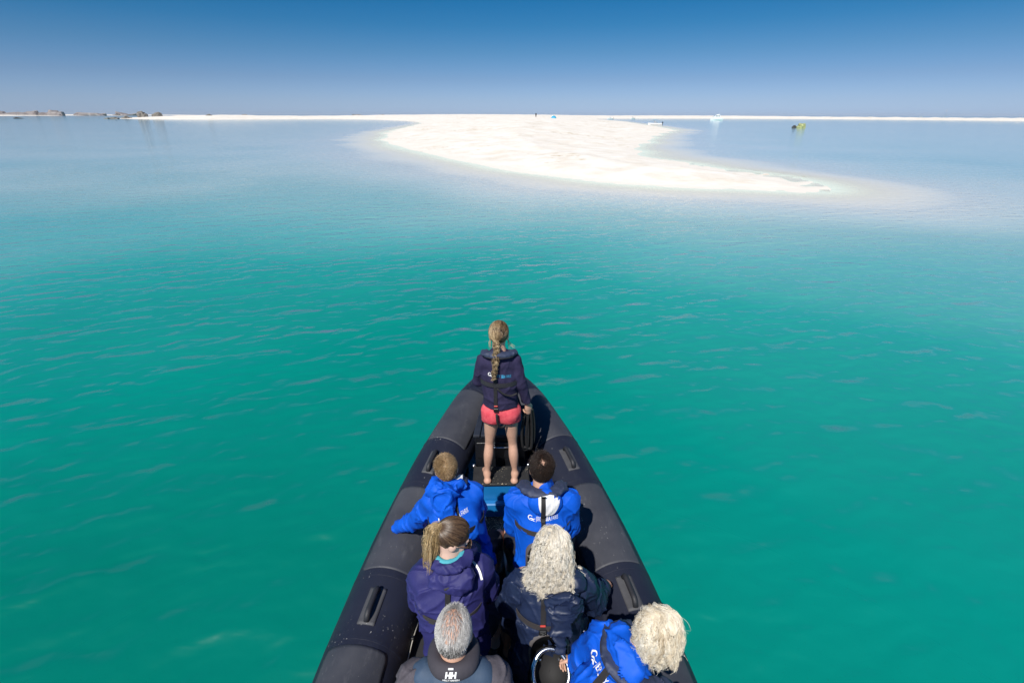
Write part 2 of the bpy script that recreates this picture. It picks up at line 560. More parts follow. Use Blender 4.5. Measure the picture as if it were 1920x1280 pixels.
def sand_material():
    m, nt, b = new_mat('white_sand')
    N, L = nt.nodes, nt.links
    geo = N.new('ShaderNodeNewGeometry')
    n1 = N.new('ShaderNodeTexNoise'); n1.inputs['Scale'].default_value = 0.35; n1.inputs['Detail'].default_value = 8; n1.inputs['Roughness'].default_value = 0.65
    L.new(geo.outputs['Position'], n1.inputs['Vector'])
    r1 = N.new('ShaderNodeValToRGB')
    r1.color_ramp.elements[0].position = 0.32; r1.color_ramp.elements[0].color = (0.69, 0.625, 0.53, 1)
    r1.color_ramp.elements[1].position = 0.62; r1.color_ramp.elements[1].color = (0.825, 0.79, 0.73, 1)
    L.new(n1.outputs[0], r1.inputs[0])
    # damp sand low on the beach
    sep = N.new('ShaderNodeSeparateXYZ'); L.new(geo.outputs['Position'], sep.inputs[0])
    mr = N.new('ShaderNodeMapRange'); mr.inputs[1].default_value = 0.02; mr.inputs[2].default_value = 0.16
    L.new(sep.outputs['Z'], mr.inputs[0])
    mx = N.new('ShaderNodeMixRGB'); mx.inputs[1].default_value = (0.76, 0.71, 0.64, 1)
    L.new(mr.outputs[0], mx.inputs[0]); L.new(r1.outputs[0], mx.inputs[2])
    # trodden and shelly patches
    n2 = N.new('ShaderNodeTexNoise'); n2.inputs['Scale'].default_value = 1.3; n2.inputs['Detail'].default_value = 4
    L.new(geo.outputs['Position'], n2.inputs['Vector'])
    n3 = N.new('ShaderNodeTexNoise'); n3.inputs['Scale'].default_value = 0.06; n3.inputs['Detail'].default_value = 3
    L.new(geo.outputs['Position'], n3.inputs['Vector'])
    ad = N.new('ShaderNodeMath'); ad.operation = 'ADD'; L.new(n2.outputs[0], ad.inputs[0]); L.new(n3.outputs[0], ad.inputs[1])
    m3 = N.new('ShaderNodeMapRange'); m3.inputs[1].default_value = 1.15; m3.inputs[2].default_value = 1.32
    L.new(ad.outputs[0], m3.inputs[0])
    mx2 = N.new('ShaderNodeMixRGB'); mx2.inputs[2].default_value = (0.52, 0.43, 0.30, 1)
    L.new(m3.outputs[0], mx2.inputs[0]); L.new(mx.outputs[0], mx2.inputs[1])
    L.new(mx2.outputs[0], b.inputs['Base Color'])
    b.inputs['Roughness'].default_value = 0.9
    b.inputs['Specular IOR Level'].default_value = 0.15
    bp = N.new('ShaderNodeBump'); bp.inputs['Strength'].default_value = 0.7; bp.inputs['Distance'].default_value = 0.12
    L.new(n2.outputs[0], bp.inputs['Height']); L.new(bp.outputs[0], b.inputs['Normal'])
    return m

sand_me = mesh_np('sandbank', np.stack([gx, gy, gh], 1), gF)
tag(obj('sandbank', sand_me, sand_material()), 'white sandbank curving out into the turquoise sea', kind='structure')

def water_material():
    m = bpy.data.materials.new('sea_water'); m.use_nodes = True
    N, L = m.node_tree.nodes, m.node_tree.links
    N.clear()
    out = N.new('ShaderNodeOutputMaterial')
    geo = N.new('ShaderNodeNewGeometry')
    at = N.new('ShaderNodeAttribute'); at.attribute_name = 'depth'
    # body colour of the water column over white sand, by its depth
    mr = N.new('ShaderNodeMapRange'); mr.inputs[1].default_value = 0.0; mr.inputs[2].default_value = 3.6
    L.new(at.outputs['Fac'], mr.inputs[0])
    rp = N.new('ShaderNodeValToRGB'); c = rp.color_ramp
    c.elements[0].position = 0.0; c.elements[0].color = (0.74, 0.71, 0.65, 1)
    c.elements[1].position = 1.0; c.elements[1].color = (0.0001, 0.160, 0.120, 1)
    for p_, col in ((0.03, (0.665, 0.672, 0.625)), (0.08, (0.50, 0.605, 0.58)), (0.16, (0.27, 0.47, 0.46)), (0.28, (0.115, 0.39, 0.385)), (0.5, (0.020, 0.30, 0.272)), (0.75, (0.001, 0.222, 0.182))):
        e_ = c.elements.new(p_); e_.color = (*col, 1)
    n0 = N.new('ShaderNodeTexNoise'); n0.inputs['Scale'].default_value = 0.09; n0.inputs['Detail'].default_value = 4
    L.new(geo.outputs['Position'], n0.inputs['Vector'])
    m0 = N.new('ShaderNodeMath'); m0.operation = 'MULTIPLY_ADD'; m0.inputs[1].default_value = 0.30; m0.inputs[2].default_value = -0.15
    L.new(n0.outputs[0], m0.inputs[0])
    m1 = N.new('ShaderNodeMath'); m1.operation = 'MULTIPLY'
    L.new(m0.outputs[0], m1.inputs[0]); L.new(mr.outputs[0], m1.inputs[1])
    m2 = N.new('ShaderNodeMath'); m2.operation = 'ADD'; L.new(mr.outputs[0], m2.inputs[0]); L.new(m1.outputs[0], m2.inputs[1])
    L.new(m2.outputs[0], rp.inputs[0])
    dif = N.new('ShaderNodeBsdfDiffuse'); L.new(rp.outputs[0], dif.inputs['Color'])
    tr = N.new('ShaderNodeBsdfTransparent'); tr.inputs['Color'].default_value = (0.90, 0.985, 0.98, 1)
    ex = N.new('ShaderNodeMath'); ex.operation = 'MULTIPLY'; ex.inputs[1].default_value = -30.0
    L.new(at.outputs['Fac'], ex.inputs[0])
    ex2 = N.new('ShaderNodeMath'); ex2.operation = 'EXPONENT'; L.new(ex.outputs[0], ex2.inputs[0])
    body = N.new('ShaderNodeMixShader')
    L.new(ex2.outputs[0], body.inputs[0]); L.new(dif.outputs[0], body.inputs[1]); L.new(tr.outputs[0], body.inputs[2])
    # ripples: three sets of crests crossing each other
    def layer(rot, sc, stretch, detail, dist):
        mp = N.new('ShaderNodeMapping'); mp.inputs['Rotation'].default_value = (0, 0, math.radians(rot)); mp.inputs['Scale'].default_value = (1.0, stretch, 1.0)
        L.new(geo.outputs['Position'], mp.inputs[0])
        nz = N.new('ShaderNodeTexNoise'); nz.inputs['Scale'].default_value = sc; nz.inputs['Detail'].default_value = detail; nz.inputs['Roughness'].default_value = 0.45
        nz.inputs['Distortion'].default_value = dist
        L.new(mp.outputs[0], nz.inputs['Vector'])
        return nz.outputs[0]
    def madd(a, w, b_):
        q = N.new('ShaderNodeMath'); q.operation = 'MULTIPLY_ADD'; q.inputs[1].default_value = w
        L.new(a, q.inputs[0])
        if b_ is None: q.inputs[2].default_value = 0
        else: L.new(b_, q.inputs[2])
        return q.outputs[0]
    def wave(rot, lam, dist, dsc):
        mp = N.new('ShaderNodeMapping'); mp.inputs['Rotation'].default_value = (0, 0, math.radians(90 + rot))
        L.new(geo.outputs['Position'], mp.inputs[0])
        wv = N.new('ShaderNodeTexWave'); wv.wave_type = 'BANDS'; wv.bands_direction = 'X'; wv.wave_profile = 'SIN'
        wv.inputs['Scale'].default_value = 0.314 / lam; wv.inputs['Distortion'].default_value = dist
        wv.inputs['Detail'].default_value = 2.0; wv.inputs['Detail Scale'].default_value = dsc; wv.inputs['Detail Roughness'].default_value = 0.5
        L.new(mp.outputs[0], wv.inputs['Vector'])
        return wv.outputs['Fac']
    h = madd(wave(-20, 1.30, 7.0, 2.2), 0.34, None)
    h = madd(wave(-30, 0.66, 7.0, 2.0), 0.25, h)
    h = madd(wave(10, 0.93, 8.0, 2.0), 0.20, h)
    h = madd(wave(-10, 0.40, 6.0, 1.8), 0.165, h)
    h = madd(wave(-24, 0.26, 6.0, 1.6), 0.085, h)
    h = madd(layer(-14, 2.6, 2.0, 2.0, 0.4), 0.20, h)
    patch = layer(0, 0.05, 1.8, 3.0, 0.5)
    pm = N.new('ShaderNodeMapRange'); pm.inputs[1].default_value = 0.3; pm.inputs[2].default_value = 0.7; pm.inputs[3].default_value = 0.72; pm.inputs[4].default_value = 1.15
    L.new(patch, pm.inputs[0])
    bp = N.new('ShaderNodeBump'); bp.inputs['Distance'].default_value = 0.072
    # choppier round the boat, calmer further out
    ln = N.new('ShaderNodeVectorMath'); ln.operation = 'LENGTH'; L.new(geo.outputs['Position'], ln.inputs[0])
    lm = N.new('ShaderNodeMapRange'); lm.inputs[1].default_value = 0.9; lm.inputs[2].default_value = 4.2; lm.inputs[3].default_value = 1.75; lm.inputs[4].default_value = 0.16
    lg = N.new('ShaderNodeMath'); lg.operation = 'LOGARITHM'; lg.inputs[1].default_value = 2.718
    L.new(ln.outputs['Value'], lg.inputs[0]); L.new(lg.outputs[0], lm.inputs[0])
    sm = N.new('ShaderNodeMath'); sm.operation = 'MULTIPLY'; L.new(pm.outputs[0], sm.inputs[0]); L.new(lm.outputs[0], sm.inputs[1])
    L.new(sm.outputs[0], bp.inputs['Strength']); L.new(h, bp.inputs['Height'])
    bd = N.new('ShaderNodeBump'); bd.inputs['Distance'].default_value = 0.014; L.new(sm.outputs[0], bd.inputs['Strength']); L.new(h, bd.inputs['Height']); L.new(bd.outputs[0], dif.inputs['Normal'])
    fr = N.new('ShaderNodeFresnel'); fr.inputs['IOR'].default_value = 1.333; L.new(bp.outputs[0], fr.inputs['Normal'])
    gl = N.new('ShaderNodeBsdfGlossy'); gl.inputs['Roughness'].default_value = 0.09; gl.inputs['Color'].default_value = (1, 1, 1, 1)
    rg = N.new('ShaderNodeMapRange'); rg.inputs[1].default_value = 0.9; rg.inputs[2].default_value = 4.2; rg.inputs[3].default_value = 0.32; rg.inputs[4].default_value = 0.06
    L.new(lg.outputs[0], rg.inputs[0]); L.new(rg.outputs[0], gl.inputs['Roughness'])
    L.new(bp.outputs[0], gl.inputs['Normal'])
    mix = N.new('ShaderNodeMixShader')
    # the last film of water over the sand hardly mirrors
    fd = N.new('ShaderNodeMapRange'); fd.inputs[1].default_value = 0.0; fd.inputs[2].default_value = 0.14; fd.inputs[3].default_value = 0.15
    L.new(at.outputs['Fac'], fd.inputs[0])
    fm = N.new('ShaderNodeMath'); fm.operation = 'MULTIPLY'; L.new(fr.outputs[0], fm.inputs[0]); L.new(fd.outputs[0], fm.inputs[1])
    L.new(fm.outputs[0], mix.inputs[0]); L.new(body.outputs[0], mix.inputs[1]); L.new(gl.outputs[0], mix.inputs[2])
    L.new(mix.outputs[0], out.inputs['Surface'])
    return m

wz = 0.012 * noise2(gx, gy, 41, 3.4, 12) * np.clip(1.2 - gr / 60, 0, 1) * np.clip(-gh / 1.0, 0, 1)
sea_me = mesh_np('sea', np.stack([gx, gy, wz], 1), gF)
da = sea_me.attributes.new('depth', 'FLOAT', 'POINT')
da.data.foreach_set('value', np.maximum(0, -gh).astype(np.float32))
tag(obj('sea', sea_me, water_material()), 'turquoise sea with fine ripples around the boat', kind='structure')

# ------------------------------------------------------------------ shared materials
def tube_material(name, base, dusty):
    m, nt, b = new_mat(name)
    N, L = nt.nodes, nt.links
    tc = N.new('ShaderNodeTexCoord')
    def nz(sc, det=5, st=None, ro=0.6):
        q = N.new('ShaderNodeTexNoise'); q.inputs['Scale'].default_value = sc; q.inputs['Detail'].default_value = det; q.inputs['Roughness'].default_value = ro
        v = tc.outputs['Object']
        if st:
            mp = N.new('ShaderNodeMapping'); mp.inputs['Scale'].default_value = st; L.new(v, mp.inputs[0]); v = mp.outputs[0]
        L.new(v, q.inputs['Vector']); return q.outputs[0]
    def ramp(v, a, c):
        q = N.new('ShaderNodeMapRange'); q.inputs[1].default_value = a; q.inputs[2].default_value = c; L.new(v, q.inputs[0]); return q.outputs[0]
    def mixc(f, a, c):
        q = N.new('ShaderNodeMixRGB'); L.new(f, q.inputs[0])
        if isinstance(a, tuple): q.inputs[1].default_value = (*a, 1)
        else: L.new(a, q.inputs[1])
        q.inputs[2].default_value = (*c, 1); return q.outputs[0]
    dust = tuple(0.5 * x + 0.5 * y for x, y in zip(base, dusty))
    col = mixc(ramp(nz(2.2, 6), 0.35, 0.75), base, dust)
    col = mixc(ramp(nz(9.0, 8, (1, 0.35, 1), 0.75), 0.56, 0.80), col, dusty)
    # salt scuffs: small pale flecks, gathered in places
    fl = N.new('ShaderNodeMath'); fl.operation = 'MULTIPLY_ADD'; fl.inputs[1].default_value = 0.55
    L.new(nz(3.2, 3), fl.inputs[0]); L.new(nz(75, 3, (1, 0.5, 1)), fl.inputs[2])
    col = mixc(ramp(fl.outputs[0], 0.985, 1.06), col, (0.24, 0.24, 0.24))
    L.new(col, b.inputs['Base Color'])
    b.inputs['Roughness'].default_value = 0.55
    b.inputs['Specular IOR Level'].default_value = 0.35
    bp = N.new('ShaderNodeBump'); bp.inputs['Strength'].default_value = 0.35; bp.inputs['Distance'].default_value = 0.003
    L.new(nz(220, 2), bp.inputs['Height']); L.new(bp.outputs[0], b.inputs['Normal'])
    return m

M = {}
M['tube'] = tube_material('black_hypalon', (0.010, 0.0125, 0.027), (0.028, 0.032, 0.048))
M['patch'] = tube_material('worn_hypalon', (0.036, 0.039, 0.051), (0.105, 0.107, 0.118))
M['rubber'] = mat('black_rubber', (0.020, 0.021, 0.026), 0.6, bump=0.002, bscale=150, var=0.25)
M['rubgrey'] = mat('grey_rubber', (0.060, 0.061, 0.068), 0.65, bump=0.002, bscale=150, var=0.25, specks=(55, 0.93, (0.2, 0.2, 0.2)))
M['deckgrit'] = mat('gritty_deck', (0.022, 0.022, 0.024), 0.8, bump=0.004, bscale=300, var=0.4, specks=(95, 0.76, (0.45, 0.39, 0.28)))
M['stepgrit'] = mat('nonslip_step', (0.016, 0.016, 0.017), 0.75, bump=0.004, bscale=300, var=0.4, specks=(75, 0.90, (0.42, 0.37, 0.27)))
M['black_gloss'] = mat('black_moulding', (0.009, 0.010, 0.013), 0.28, var=0.3, bump=0.001, bscale=40)
M['blue_gel'] = mat('blue_gelcoat', (0.010, 0.155, 0.42), 0.3, var=0.1, coat=0.3)
M['vinyl'] = mat('grey_vinyl', (0.115, 0.105, 0.105), 0.5, bump=0.001, bscale=200, var=0.12)
M['blackvinyl'] = mat('black_vinyl', (0.010, 0.010, 0.011), 0.75, bump=0.001, bscale=200)
M['chrome'] = mat('polished_steel', (0.84, 0.84, 0.85), 0.20, metal=1.0, var=0.04)
M['bluepipe'] = mat('blue_piping', (0.01, 0.16, 0.5), 0.5)
M['rope'] = mat('pale_rope', (0.42, 0.40, 0.36), 0.8, bump=0.002, bscale=300)
M['blackrope'] = mat('black_rope', (0.008, 0.008, 0.009), 0.75, bump=0.003, bscale=220)
M['skin_f'] = mat('fair_skin', (0.52, 0.305, 0.215), 0.55, var=0.10, vscale=14, bump=0.0006, bscale=400)
M['skin_t'] = mat('tanned_skin', (0.42, 0.215, 0.135), 0.55, var=0.12, vscale=14, bump=0.0006, bscale=400)
M['skin_p'] = mat('pale_skin', (0.60, 0.40, 0.32), 0.55, var=0.08, vscale=14, bump=0.0006, bscale=400)
M['blue_jacket'] = mat('blue_nylon', (0.002, 0.088, 0.56), 0.62, var=0.16, vscale=5, bump=0.003, bscale=28, spec=0.25)
M['purple_jacket'] = mat('indigo_nylon', (0.026, 0.026, 0.125), 0.6, var=0.16, vscale=5, bump=0.003, bscale=30, spec=0.25)
M['navy_jacket'] = mat('navy_nylon', (0.012, 0.021, 0.056), 0.46, var=0.2, vscale=6, bump=0.003, bscale=26, spec=0.4)
M['fleece'] = mat('navy_fleece', (0.030, 0.026, 0.062), 0.9, var=0.2, vscale=20, bump=0.003, bscale=180, spec=0.12)
M['grey_fleece'] = mat('grey_fleece', (0.085, 0.078, 0.092), 0.95, var=0.2, vscale=20, bump=0.004, bscale=160, spec=0.1)
M['slate'] = mat('slate_blue_fabric', (0.035, 0.065, 0.115), 0.7, var=0.12, bump=0.002, bscale=90)
M['collar_navy'] = mat('lifejacket_cover', (0.030, 0.040, 0.082), 0.65, var=0.15, bump=0.002, bscale=70)
M['collar_black'] = mat('lifejacket_edge', (0.020, 0.019, 0.024), 0.7, var=0.2, bump=0.002, bscale=90)
M['webbing'] = mat('black_webbing', (0.014, 0.013, 0.015), 0.75, bump=0.002, bscale=400)
M['belt_grey'] = mat('grey_webbing', (0.040, 0.036, 0.038), 0.75, bump=0.002, bscale=400)
M['buckle'] = mat('buckle_plastic', (0.012, 0.012, 0.012), 0.35)
M['red'] = mat('red_plastic', (0.55, 0.05, 0.04), 0.4)
M['white'] = mat('white_print', (0.80, 0.80, 0.80), 0.6, var=0.03)
M['white_cloth'] = mat('white_lining', (0.74, 0.74, 0.76), 0.8, var=0.05, bump=0.003, bscale=40)
M['cyan_print'] = mat('cyan_print', (0.04, 0.30, 0.52), 0.6, var=0.05)
M['turq'] = mat('turquoise_lining', (0.06, 0.36, 0.44), 0.75, var=0.1, bump=0.002, bscale=60)
M['coral'] = mat('coral_denim', (0.62, 0.040, 0.072), 0.85, var=0.16, vscale=18, col2=(0.74, 0.11, 0.13), bump=0.002, bscale=300)
M['dark_shorts'] = mat('dark_shorts', (0.02, 0.022, 0.035), 0.8, bump=0.002, bscale=100)
M['shoe_white'] = mat('white_trainers', (0.6, 0.6, 0.58), 0.6)
M['shoe_dark'] = mat('dark_trainers', (0.03, 0.03, 0.035), 0.6)
M['lens'] = mat('dark_lens', (0.012, 0.010, 0.009), 0.08, var=0.1)
M['frame_plastic'] = mat('brown_frame', (0.10, 0.055, 0.035), 0.3)
M['eye'] = mat('eye_white', (0.7, 0.68, 0.66), 0.2, var=0.02)
M['iris'] = mat('iris', (0.04, 0.035, 0.03), 0.15)
M['lips'] = mat('lips', (0.38, 0.13, 0.11), 0.45)
H_light = hair_mat('sandy_hair', (0.10, 0.055, 0.022), (0.26, 0.16, 0.075), (0.50, 0.36, 0.20))
H_dblond = hair_mat('dark_blond_hair', (0.045, 0.026, 0.012), (0.22, 0.14, 0.068), (0.64, 0.49, 0.29))
H_brown = hair_mat('brown_hair', (0.010, 0.006, 0.004), (0.026, 0.014, 0.009), (0.075, 0.038, 0.024))
H_mid = hair_mat('mid_brown_hair', (0.022, 0.012, 0.007), (0.075, 0.042, 0.022), (0.20, 0.125, 0.065))
H_pony = hair_mat('sun_bleached_hair', (0.20, 0.12, 0.05), (0.55, 0.39, 0.19), (0.80, 0.64, 0.40))
H_white = hair_mat('pale_blond_hair', (0.62, 0.52, 0.38), (0.86, 0.79, 0.66), (0.93, 0.90, 0.83))
H_ash = hair_mat('ash_blond_hair', (0.42, 0.32, 0.20), (0.80, 0.71, 0.55), (0.92, 0.88, 0.78))
H_grey = hair_mat('grey_hair', (0.16, 0.15, 0.14), (0.55, 0.53, 0.51), (0.84, 0.83, 0.81))
H_greydark = hair_mat('dark_grey_hair', (0.015, 0.013, 0.012), (0.05, 0.046, 0.043), (0.20, 0.19, 0.185))

# ------------------------------------------------------------------ the boat
BOAT = empty('inflatable_boat', (0.014, 0.0, 0.0), 0.031)
tag(BOAT, 'black rigid inflatable boat heading for the sandbank with passengers aboard', 'boat')
BM = Matrix.LocRotScale(BOAT.location, BOAT.rotation_euler, None)
def bw(x, y, z):   # boat frame to world
    return np.array(BM @ Vector((x, y, z)))

HW = np.array([(-3.2, 1.06), (-1, 1.06), (0.8, 1.05), (1.9, 1.0), (2.5, 0.935), (2.83, 0.885), (3.2, 0.82), (3.6, 0.735), (3.95, 0.65), (4.2, 0.575),
               (4.5, 0.472), (4.8, 0.36), (5.03, 0.25), (5.18, 0.14), (5.235, 0.05)])
half = [(x, y) for y, x in HW]
cl = spline(np.array([(-x, y, 0) for x, y in half] + [(0.0, 5.25, 0)] + [(x, y, 0) for x, y in half[::-1]]), 420)
def zc(y):
    t = np.clip((y - 2.2) / 3.2, 0, 1); return 0.53 + 0.42 * t ** 1.7
def tr_(y):
    t = np.clip((y - 3.0) / 2.4, 0, 1); return 0.285 - 0.05 * t
cl[:, 2] = zc(cl[:, 1])
ker = np.hanning(9); ker /= ker.sum()
for _ in range(2):
    pad = np.vstack([cl[:1]] * 4 + [cl] + [cl[-1:]] * 4)
    sm_ = np.stack([np.convolve(pad[:, i], ker, 'valid') for i in range(3)], 1); sm_[0], sm_[-1] = cl[0], cl[-1]; cl = sm_
TT = np.gradient(cl, axis=0); TT /= np.linalg.norm(TT, axis=1, keepdims=True)
OUT = np.cross(TT, [0, 0, 1.0]) * -1; OUT /= np.linalg.norm(OUT, axis=1, keepdims=True)   # outboard
UPN = np.cross(OUT, TT) * -1
UPN *= np.sign(UPN[:, 2:3])
OUT = np.where((OUT[:, :1] * np.where(np.abs(cl[:, :1]) < 1e-6, 1, cl[:, :1]) + OUT[:, 1:2] * 0.001) < 0, -OUT, OUT) if False else OUT
if OUT[5, 0] > 0: OUT = -OUT
def T_surf(i, a, off=0.0):
    """Point on the tube: centreline index i (float), angle a from the top, positive outboard."""
    i = np.asarray(i, float)
    def ip(A): 
        return np.stack([np.interp(i, np.arange(len(A)), A[:, k]) for k in range(3)], -1)
    c, o, u = ip(cl), ip(OUT), ip(UPN)
    r = tr_(c[..., 1]) + off
    return c + (o * np.sin(a)[..., None] + u * np.cos(a)[..., None]) * r[..., None]
def cl_index(y, side):
    h = len(cl) // 2
    if side < 0: return np.interp(y, cl[:h, 1], np.arange(h))
    return np.interp(-y, -cl[h:, 1], np.arange(h, len(cl)))
def w_(V):
    V = np.asarray(V, float); s = V.shape
    R = np.array(BM.to_3x3()); return (V.reshape(-1, 3) @ R.T + np.array(BM.translation)).reshape(s)
def grid_faces(m, n, wrap=False):
    F = []
    for i in range(m - 1):
        for k in range(n if wrap else n - 1):
            k2 = (k + 1) % n
            F.append((i * n + k, i * n + k2, (i + 1) * n + k2, (i + 1) * n + k))
    return F
na = 40
ia = np.arange(len(cl))
aa = np.linspace(0, 2 * math.pi, na, endpoint=False)
G = T_surf(np.repeat(ia[:, None], na, 1), np.repeat(aa[None], len(cl), 0))
F = grid_faces(len(cl), na, True) + [tuple(range(na))[::-1], tuple(range((len(cl) - 1) * na, len(cl) * na))]
obj('tube', mesh_np('tube', w_(G.reshape(-1, 3)), F), M['tube'], BOAT)

def patch(i0, i1, a0, a1, name, material, off=0.004, round_=0.0, label=None):
    m, n = 36, 18
    I = np.linspace(i0, i1, m)[:, None] * np.ones((1, n)); A = np.linspace(a0, a1, n)[None] * np.ones((m, 1))
    if round_:
        u = np.linspace(-1, 1, m)[:, None]; lim = 1 - round_ * (np.clip(np.abs(u) - 0.86, 0, 1) / 0.14) ** 2
        A = (a0 + a1) / 2 + (A - (a0 + a1) / 2) * lim
    top = T_surf(I, A, off)
    bot = T_surf(I, A, -0.004)
    V = np.concatenate([top.reshape(-1, 3), bot.reshape(-1, 3)])
    F = grid_faces(m, n)
    b = m * n
    ring = [k for k in range(n)] + [i * n + n - 1 for i in range(1, m)] + [(m - 1) * n + k for k in range(n - 2, -1, -1)] + [i * n for i in range(m - 2, 0, -1)]
    for k in range(len(ring)):
        p, q = ring[k], ring[(k + 1) % len(ring)]
        F.append((p, p + b, q + b, q))
    return obj(name, mesh_np(name, w_(V), F), material, BOAT, label=label)

D = math.radians
for side in (-1, 1):
    for y0, y1, a0, a1 in ((4.17, 4.93, -62, 50), (2.69, 3.53, -55, 44), (0.9, 2.09, -48, 46)):
        patch(cl_index(y0, side), cl_index(y1, side), D(a0), D(a1), 'chafe_patch', M['patch'], round_=0.10)
    # overlapping seam bands where the tube panels join
    for y0 in (4.15, 3.60, 2.64, 4.97, 2.14):
        patch(cl_index(y0 - 0.012, side), cl_index(y0 + 0.012, side), D(-110), D(130), 'seam_band', M['tube'], off=0.0025)
# rubbing strake round the outside
m, prof = len(cl), [(-16, 0.0), (-15, 0.014), (-9, 0.024), (-3, 0.014), (-2, 0.0)]
I = np.repeat(ia[:, None], len(prof), 1)
SV = np.stack([T_surf(ia, np.full(m, D(92 + p[0] + 9)), p[1] - 0.002) for p in prof], 1)
obj('rubbing_strake', mesh_np('rubbing_strake', w_(SV.reshape(-1, 3)), grid_faces(m, len(prof))), M['rubgrey'], BOAT)

def handle(side, y, a, ln=0.30):
    i = cl_index(y, side)
    gap = abs(cl_index(y + 0.05, side) - cl_index(y - 0.05, side)) / 0.1
    i0, i1 = i - gap * ln * 0.5, i + gap * ln * 0.5
    m, n = 14, 8
    wv = np.linspace(-0.21, 0.21, n)
    I_ = np.linspace(i0, i1, m)[:, None] * np.ones((1, n)); A_ = D(a) + wv[None] * np.ones((m, 1))
    top, bot = T_surf(I_, A_, 0.008), T_surf(I_, A_, -0.003)
    V = np.concatenate([top.reshape(-1, 3), bot.reshape(-1, 3)]); F_ = grid_faces(m, n); b_ = m * n
    ring = [k for k in range(n)] + [q * n + n - 1 for q in range(1, m)] + [(m - 1) * n + k for k in range(n - 2, -1, -1)] + [q * n for q in range(m - 2, 0, -1)]
    for k in range(len(ring)):
        F_.append((ring[k], ring[k] + b_, ring[(k + 1) % len(ring)] + b_, ring[(k + 1) % len(ring)]))
    hb = obj('grab_handle', mesh_np('grab_handle', w_(V), F_), M['rubgrey'], BOAT)
    t = np.linspace(0, 1, 15)
    off = 0.006 + 0.046 * np.clip(np.minimum(t, 1 - t) / 0.12, 0, 1) ** 0.6
    c = np.array([T_surf(np.array(i0 + (i1 - i0) * (0.07 + 0.86 * q)), np.array(D(a)), o) for q, o in zip(t, off)])
    mb = MB(); mb.tube(w_(c), 0.021, 10)
    mb.build('grip', M['rubber'], hb, True)
for side, ys in ((-1, (3.85, 2.385)), (1, (3.86, 2.44))):
    for y in ys: handle(side, y, -3, 0.285)

# lifeline along the inside of each tube, with its eyelets
for side in (-1, 1):
    ys = np.arange(0.3, 3.7, 0.05)
    li = np.array([T_surf(np.array(cl_index(y, side)), np.array(D(-88)), 0.012 - 0.006 * abs(math.sin(math.pi * (y - 0.3) / 0.68))) for y in ys])
    li[:, 2] -= 0.05 * np.abs(np.sin(np.pi * (ys - 0.3) / 0.68))
    mb = MB(); mb.tube(w_(li), 0.0045, 6)
    ll = mb.build('lifeline', M['rope'], BOAT, True)
    for y in np.arange(0.3, 3.7, 0.68):
        p = w_(T_surf(np.array(cl_index(y, side)), np.array(D(-88)), 0.006))
        e_ = MB(); e_.box(p - 0.014, p + 0.014, 0.005); e_.build('eyelet', M['buckle'], ll)

# deck, hull, step and bow locker
DECK = 0.42
ys = np.linspace(-3.1, 3.63, 30)
hwv = np.interp(ys, cl[:len(cl) // 2, 1], -cl[:len(cl) // 2, 0]) - 0.12
V = [(s * h_, y, DECK) for y, h_ in zip(ys, hwv) for s in (-1, 1)] + [(s * h_, y, DECK - 0.03) for y, h_ in zip(ys, hwv) for s in (-1, 1)]
n2 = len(ys) * 2
F = [(2 * i, 2 * i + 1, 2 * i + 3, 2 * i + 2) for i in range(len(ys) - 1)] + [(n2 + 2 * i, n2 + 2 * i + 2, n2 + 2 * i + 3, n2 + 2 * i + 1) for i in range(len(ys) - 1)]
F += [(0, n2, n2 + 1, 1), (n2 - 2, n2 - 1, 2 * n2 - 1, 2 * n2 - 2)]
obj('deck', mesh_np('deck', w_(V), F, False), M['deckgrit'], BOAT)
M['deckdark'] = mat('dark_deck', (0.016, 0.016, 0.018), 0.7, bump=0.003, bscale=200, var=0.3, specks=(75, 0.95, (0.3, 0.27, 0.2)))  # darker, sparsely specked sheet over the deck in the seat zone
ysm = np.linspace(-3.0, 2.98, 24)
hm = np.interp(ysm, cl[:len(cl) // 2, 1], -cl[:len(cl) // 2, 0]) - 0.14
V = [(s_ * h_, y, DECK + 0.008) for y, h_ in zip(ysm, hm) for s_ in (-1, 1)]
obj('dark_deck_sheet', mesh_np('dark_deck_sheet', w_(V), [(2 * i, 2 * i + 1, 2 * i + 3, 2 * i + 2) for i in range(len(ysm) - 1)], False), M['deckdark'], BOAT)
ys = np.linspace(-3.15, 5.1, 40)
hwv = np.maximum(np.interp(ys, cl[:len(cl) // 2, 1], -cl[:len(cl) // 2, 0]) - 0.02, 0.02)
V, F = [], []
for y, h_ in zip(ys, hwv):
    k = np.clip((y - 1.5) / 3.6, 0, 1) ** 1.6
    V += [(-h_, y, zc(y) - 0.15), (-h_ * 0.72, y, 0.0 + 0.42 * k), (0, y, -0.38 + 0.95 * k), (h_ * 0.72, y, 0.0 + 0.42 * k), (h_, y, zc(y) - 0.15)]
F = grid_faces(len(ys), 5) + [(0, 1, 2, 3, 4)]
obj('hull', mesh_np('hull', w_(V), [f[::-1] for f in F], False), M['blue_gel'], BOAT)

